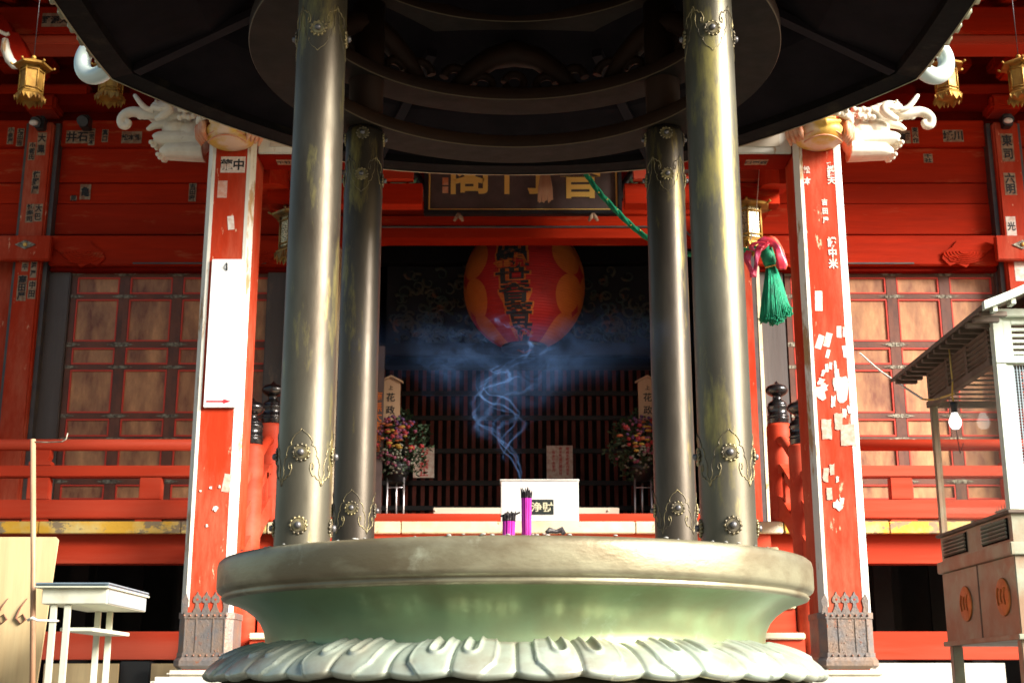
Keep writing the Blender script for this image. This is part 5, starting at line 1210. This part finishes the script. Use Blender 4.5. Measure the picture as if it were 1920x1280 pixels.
b = MB(); pts = [P(1612, 662, 9.9), P(1650, 695, 9.3), P(1690, 722, 8.6), P(1730, 748, 8.0), P(1750, 749, 7.9), P(1775, 742, 7.7), P(1788, 738, 7.56)]
q = smooth([pts[0], pts[1], pts[2], pts[3]], 8); b.tube(q, .007, seg=6); b.mi = 1; b.tube(smooth(pts[3:], 6), .006, seg=6)
tag(b.build('power_cable', [M['string'], M['yellow']]), 'pale cable running from the right porch post to the candle cabinet', 'cable')
# candle spikes on the counter
b = MB(); 
for i in range(9): y = cy0 + .08 + i * .042; b.tube([(cX + .08, y, zd), (cX + .08, y, zd + .035)], [.004, .003], seg=6); b.lathe([(.003, zd + .034), (.014, zd + .038), (.014, zd + .041), (.003, zd + .043)], (cX + .08, y), 8); b.tube([(cX + .08, y, zd + .042), (cX + .08, y, zd + .07)], [.003, .0005], seg=5)
b.tube([(cX + .08, cy0 + .05, zd + .02), (cX + .08, cy0 + .45, zd + .02)], .003, seg=5)
for i in range(3): z = zd + .10 + i * .035; b.lathe([(.003, z), (.02, z + .004), (.02, z + .007), (.003, z + .009)], (cX + .11, cy0 + .09), 8)
b.tube([(cX + .11, cy0 + .09, zd), (cX + .11, cy0 + .09, zd + .22)], .005, seg=6)
tag(b.build('candle_rack', M['black']), 'black iron candle spikes on the cabinet counter', 'candle rack')
b = MB(); b.lathe([(.03, zd + .001), (.034, zd + .02), (.03, zd + .03), (.006, zd + .034)], (cX + .07, 7.72), 16); tag(b.build('small_dish', M['lip']), 'small dark dish on the cabinet counter away from the spikes', 'dish')
# ================================================================ carved nosings
def elephant(sgn, cx, y, zt, parent, lab):
    K = 10.62 / F / 5.05 * 1.0
    def E(x, z, d=0): return (cx + sgn * (980 - x) * K, y + d, zt - (z - 150) * K)
    b = MB(); S = 5.05 * 5 * K / 5
    def tb(pts, ra, **k_): b.tube(smooth([E(*p) for p in pts], 4), interp(ra, (len(pts) - 1) * 4 + 1), seg=12, **k_)
    def interp(ra, n):
        if not isinstance(ra, list): return [ra * K] * n
        return [((1 - (i / (n - 1) * (len(ra) - 1)) % 1) * ra[int(i / (n - 1) * (len(ra) - 1))] + ((i / (n - 1) * (len(ra) - 1)) % 1) * ra[min(len(ra) - 1, int(i / (n - 1) * (len(ra) - 1)) + 1)]) * K for i in range(n)]
    def bl(x, z, r, d=0, sc_=(1, 1, 1)): b.ball(E(x, z, d), r * K, seg=18, sc=sc_)
    # head, brow, cheek
    bl(560, 270, 105, .0, (1.1, 1.0, .85)); bl(640, 300, 95); bl(500, 235, 60, 0, (1.1, 1.1, .9)); bl(700, 330, 100)
    # trunk, raised and rolled at the tip
    tb([(520, 290), (430, 310), (340, 300), (250, 290), (180, 320), (145, 375), (160, 430), (205, 440), (225, 405), (200, 380)], [75, 62, 55, 52, 50, 44, 40, 36, 30, 22])
    for q in (330, 370, 400): tb([(q - 20, 345), (q, 360), (q + 25, 350)], 14)
    # lower jaw / lip
    tb([(640, 400), (540, 420), (470, 440), (425, 470), (410, 455)], [60, 45, 36, 24, 14])
    for d in (-.11, .11):
        tb([(500, 335, d), (430, 320, d * 1.1), (370, 265, d * 1.1), (325, 205, d), (292, 160, d * .8)], [30, 28, 27, 24, 18])       # tusk
        # ear folding back in a spiral
        tb([(480, 300, d * 1.2), (560, 330, d * 1.3), (630, 310, d * 1.35), (660, 350, d * 1.3), (600, 400, d * 1.2), (520, 430, d)], [26, 34, 40, 46, 40, 26])
        tb([(560, 345, d * 1.5), (610, 335, d * 1.55), (625, 365, d * 1.45), (590, 385, d * 1.4)], 14)
        bl(505, 222, 15, d * .8)                                                          # eye
        # paws
        tb([(950, 600, d * .25), (800, 590, d * .28), (650, 585, d * .28), (545, 585, d * .3), (500, 605, d * .3)], [100, 85, 78, 66, 48])
        for q in range(4): bl(482 + q * 9, 650 - (q % 2) * 14, 24, d * .3 + (q - 1.5) * .03)
        tb([(980, 700, d * .25), (850, 708, d * .28), (700, 710, d * .3), (615, 725, d * .3), (580, 750, d * .3)], [105, 88, 76, 62, 44])
        for q in range(4): bl(556 + q * 9, 775 - (q % 2) * 12, 24, d * .3 + (q - 1.5) * .03)
    bl(700, 480, 110, 0, (1.2, 1, .9)); bl(850, 520, 120, 0, (1.2, 1, 1)); bl(800, 640, 95, 0, (1.6, 1, .9)); bl(930, 600, 130, 0, (.9, 1, 1.2)); bl(940, 430, 100)
    # mane curls
    for i in range(9):
        for d in (-.12, -.04, .04, .12):
            bl(760 + (i % 5) * 45, 330 + (i // 5) * 70 + (i % 2) * 12, 32, d)
    def md(o):
        m = o.modifiers.new('r', 'REMESH'); m.mode = 'VOXEL'; m.voxel_size = .0062; m.use_smooth_shade = True
        s_ = o.modifiers.new('s', 'SMOOTH'); s_.factor = .5; s_.iterations = 3
    o = b.build('elephant_nosing', M['elephant'], parent, mods=md, norm=False); o['label'] = lab; return o
def lion(cx, y, zc, parent, lab):
    b = MB(); k = .00425
    b.ball((cx, y - .08, zc), .205, seg=28, sc=(1.0, 1.0, .52))
    def md(o):
        m = o.modifiers.new('r', 'REMESH'); m.mode = 'VOXEL'; m.voxel_size = .009; m.use_smooth_shade = True
        s_ = o.modifiers.new('s', 'SMOOTH'); s_.factor = .5; s_.iterations = 2
    b.tube([(cx - .13, y - .24, zc + .06), (cx, y - .29, zc + .03), (cx + .13, y - .24, zc + .06)], [.02, .035, .02], seg=10)
    b.box(cx - .16, cx + .16, y - .02, y + .12, zc - .05, zc + .2)
    o = b.build('lion_nosing', M['carvegold'], parent, mods=md, norm=False); o['label'] = lab
    for s in (-1, 1):
        b = MB()
        for q in range(4):
            x = cx + s * (.17 + .022 * q)
            b.tube([(x, y - .10 + q * .02, zc + .13), (x + s * .02, y - .20 + q * .03, zc + .05), (x + s * .012, y - .22 + q * .04, zc - .03), (x - s * .01, y - .18 + q * .04, zc - .075)], [.03, .028, .024, .01], seg=10)
        b.build('lion_claw', M['carveorange'], o, norm=False)
    b = MB(); rr = random.Random(4)
    for i in range(17):
        t = i / 16; a = pi * t; x = cx - .24 * cos(a); yy = y - .08 - .24 * sin(a)
        for q in range(2): b.ball((x, yy + .05 * q, zc + .105 + q * .05), .035, seg=12)
    for i in range(8): x = cx - .17 + i * .048; b.tube([(x, y - .30, zc + .10), (x, y - .33, zc + .13), (x, y - .29, zc + .17)], .016, seg=8)
    b.build('lion_curl', M['elephant'], o, norm=False)
    b = MB()
    for v in (0, 1): b.tube([(cx + t * .15, y - .08 - .195 * math.sqrt(max(0, 1 - (t * .75) ** 2 - (.25 + .2 * v) ** 2)), zc - .02 - .045 * v - .03 * t * t) for t in [i / 8 - 1 for i in range(17)]], .006, seg=6)
    b.build('lion_lip_line', M['carveorange'], o, norm=False)
ye = YP + PW / 2
zt_e = zz(186, 10.2)
elephant(-1, pcx - PX - PW / 2 - .08, ye, zt_e, hall, 'white carved elephant head on the left porch post')
elephant(1, pcx + PX + PW / 2 + .11, ye, zt_e, hall, 'white carved elephant head on the right porch post')
lion(pcx - PX + .0, YP - .02, zz(250, YP - .15), hall, 'gold and orange lion carving facing forward on the left porch post')
lion(pcx + PX + .0, YP - .02, zz(250, YP - .15), hall, 'gold and orange lion carving facing forward on the right porch post')
# white-edged scroll carving at upper left
b = MB(); YC = 11.74
def S2(px, py): p = P(px, py, YC); return (p[0], p[2])
b.mi = 0; b.prism([S2(*p) for p in ((-30, 20), (0, 25), (14, 38), (22, 60), (34, 62), (46, 85), (52, 108), (46, 122), (38, 128), (26, 118), (14, 95), (10, 74), (-6, 62), (-30, 40))], YC, YC + .22)
b.mi = 1; b.tube([(S2(*p)[0], YC - .004, S2(*p)[1]) for p in ((-30, 42), (-4, 58), (12, 66), (18, 64))], .02, seg=6); b.tube([(S2(*p)[0], YC - .004, S2(*p)[1]) for p in ((10, 74), (10, 92), (18, 112), (28, 124), (38, 128))], [.03, .045, .045, .04, .015], seg=8)
b.build('scroll_nosing', [M['reddark'], M['whiteedge']], hall)
# ================================================================ votive slips pasted on the woodwork
def slip(px, py, w, h, Y, txt, parent, style='b', tilt=0., white=False, wt=.03):
    x, _, z = P(px, py, Y); k = mpp(py, Y); ww, hh = w * k, h * k; b = MB()
    col = [M['slipwhite'] if white else M['slip'], M['ink']]
    if style == 'g': col = [M['slipwhite'], M['slipwhite']]
    if style != 'g':
        vs = b.box(x - ww / 2, x + ww / 2, Y - .003, Y - .0008, z - hh / 2, z + hh / 2)
        if tilt: bmesh.ops.rotate(b.bm, verts=vs, cent=(x, Y, z), matrix=Matrix.Rotation(tilt, 3, 'Y'))
    if txt:
        b.mi = 1; n = len(txt)
        if ww > hh:
            cw = ww / n * .98
            for i, ch in enumerate(txt): b.text(ch, cw * 1.02, (x - ww / 2 + cw * (i + .5), Y - .0042, z), weight=wt, depth=.0005, sx=min(1.2, 1.0), line=1)
        else:
            ch_h = hh / n * .97
            for i, ch in enumerate(txt): b.text(ch, min(ch_h, ww * 1.0) * 1.0, (x, Y - .0042, z + hh / 2 - ch_h * (i + .5)), weight=wt, depth=.0005, sx=min(1.6, ww / min(ch_h, ww) * .85))
    return b.build('votive_slip', col, parent)
YA = YW - .09
for q in ((145, 257, 42, 26, '井石'), (172, 257, 12, 34, '二宮本'), (197, 255, 12, 26, '真口'), (247, 258, 38, 24, '松本郷'), (1690, 257, 35, 26, '岡崎'), (1716, 254, 12, 32, '東八作'), (1787, 255, 38, 24, '城川'), (20, 255, 12, 34, '小泉屋'), (38, 258, 13, 36, '増田吉')): slip(*q[:4], YA, q[4], hall)
for q in ((361, 361, 14, 36, '吉田家'), (160, 360, 20, 30, '亀'), (138, 372, 12, 9, '見'), (1740, 297, 17, 18, '千社')): slip(*q[:4], YW - .033, q[4], hall, style='b' if q[2] != 20 else 'b')
for q in ((78, 270, 17, 46, '大黒'), (60, 284, 13, 36, '小菅氏'), (67, 342, 15, 46, '佐野屋'), (56, 400, 15, 37, '竹寿司'), (72, 399, 15, 35, '大巴'), (47, 500, 12, 18, '中'), (63, 505, 12, 33, '渡屋'), (41, 540, 18, 50, '高田屋'), (60, 543, 15, 36, '中田')): slip(*q[:4], YW - .22, q[4], wp[-1])
for q in ((1889, 277, 23, 56, '東司'), (1894, 345, 22, 44, '六明'), (1896, 425, 18, 40, '光'), (1912, 500, 20, 56, '')): slip(*q[:4], YW - .22, q[4], wp[1], white=q[1] > 400)
slip(104, 38, 50, 28, YE, '野源天', hall)

for px, tx in ((540, '千社札'), (1418, '口壱壺')):
    x, _, z = P(px, 298, 10.18); b = MB(); b.box(x - .09, x + .09, 10.13, 10.24, pz0 - .0055, pz0 - .0042); b.mi = 1
    b.text(tx, .062, (x, 10.185, pz0 - .0065), weight=.03, depth=.0004, M3=Matrix(((1, 0, 0), (0, -1, 0), (0, 0, -1)))); b.build('votive_slip', [M['slip'], M['ink']], pb)
YQ = YP
slip(437, 309, 46, 32, YQ, '龍中', posts[-1], white=True); slip(433, 418, 12, 27, YQ, '', posts[-1], tilt=-.12, white=True); slip(417, 355, 18, 34, YQ, '', posts[-1]).data.materials[0] = M['faded']
slip(425, 905, 14, 34, YQ, '', posts[-1], tilt=.15).data.materials[0] = M['faded']
for q in ((1558, 326, 17, 46, '斎藤天'), (1513, 330, 15, 46, '松本'), (1547, 397, 13, 56, '吉田屋'), (1561, 475, 20, 66, '講中米')): slip(*q[:4], YQ, q[4], posts[1], style='g', wt=.035)
rr = random.Random(11); SCN = 0
def scrap(px, py, w, h, tilt, jag=.18, m='slipwhite'):
    x, _, z = P(px, py, YQ); k = mpp(py, YQ); b = MB(); pts = []
    for (u, v) in ((-1, -1), (-.3, -1), (.3, -1), (1, -1), (1, -.3), (1, .4), (1, 1), (.3, 1), (-.4, 1), (-1, 1), (-1, .3), (-1, -.4)):
        u *= 1 - jag * rr.random(); v *= 1 - jag * rr.random(); a = u * w * k / 2; c = v * h * k / 2; pts.append((x + a * cos(tilt) + c * sin(tilt), z - a * sin(tilt) + c * cos(tilt)))
    global SCN; SCN += 1; b.prism(pts, YQ - .002 - .00012 * SCN, YQ - .0005); return b.build('votive_slip', M[m], posts[1] if px > 960 else posts[-1])
for q in ((1535, 564, 14, 40, .04, .05), (1537, 641, 12, 28, .35, .05), (1552, 637, 12, 28, .3, .05), (1573, 622, 9, 23, .05, .05), (1585, 622, 11, 23, .05, .2), (1586, 660, 12, 27, -.1, .3), (1552, 663, 7, 18, .3, .1), (1550, 690, 8, 20, 0, .3), (1557, 686, 7, 16, .1, .3), (1566, 684, 6, 18, 0, .4), (1577, 730, 28, 52, 0, .45), (1569, 700, 10, 22, 0, .3), (1540, 715, 16, 24, .2, .6), (1537, 735, 22, 34, -.4, .6), (1545, 727, 18, 20, .4, .6), (1586, 712, 20, 10, .2, .6), (1598, 748, 8, 17, 0, .2), (1583, 775, 9, 20, .1, .3), (1593, 768, 9, 20, -.2, .4), (1562, 752, 10, 26, .1, .4), (1568, 722, 14, 36, -.1, .5), (1543, 700, 9, 16, .4, .5), (1570, 947, 22, 18, .9, .5), (1570, 898, 7, 13, 0, .4), (1578, 938, 10, 14, .2, .4)): scrap(*q)
for q in ((1550, 805, 20, 40, 0, .2), (1590, 815, 30, 44, 0, .15), (1572, 790, 16, 34, 0, .2), (1548, 890, 12, 30, .1, .3), (1560, 880, 10, 24, 0, .3), (1555, 925, 12, 26, 0, .2)): scrap(*q, m='faded')
for q in ((404, 953, 9, 12, .5, .5), (376, 920, 4, 4, 0, .3), (395, 914, 5, 5, 0, .3), (412, 912, 4, 6, 0, .3), (388, 985, 4, 6, 0, .3)): scrap(*q)
bpy.data.scenes.remove(TS)
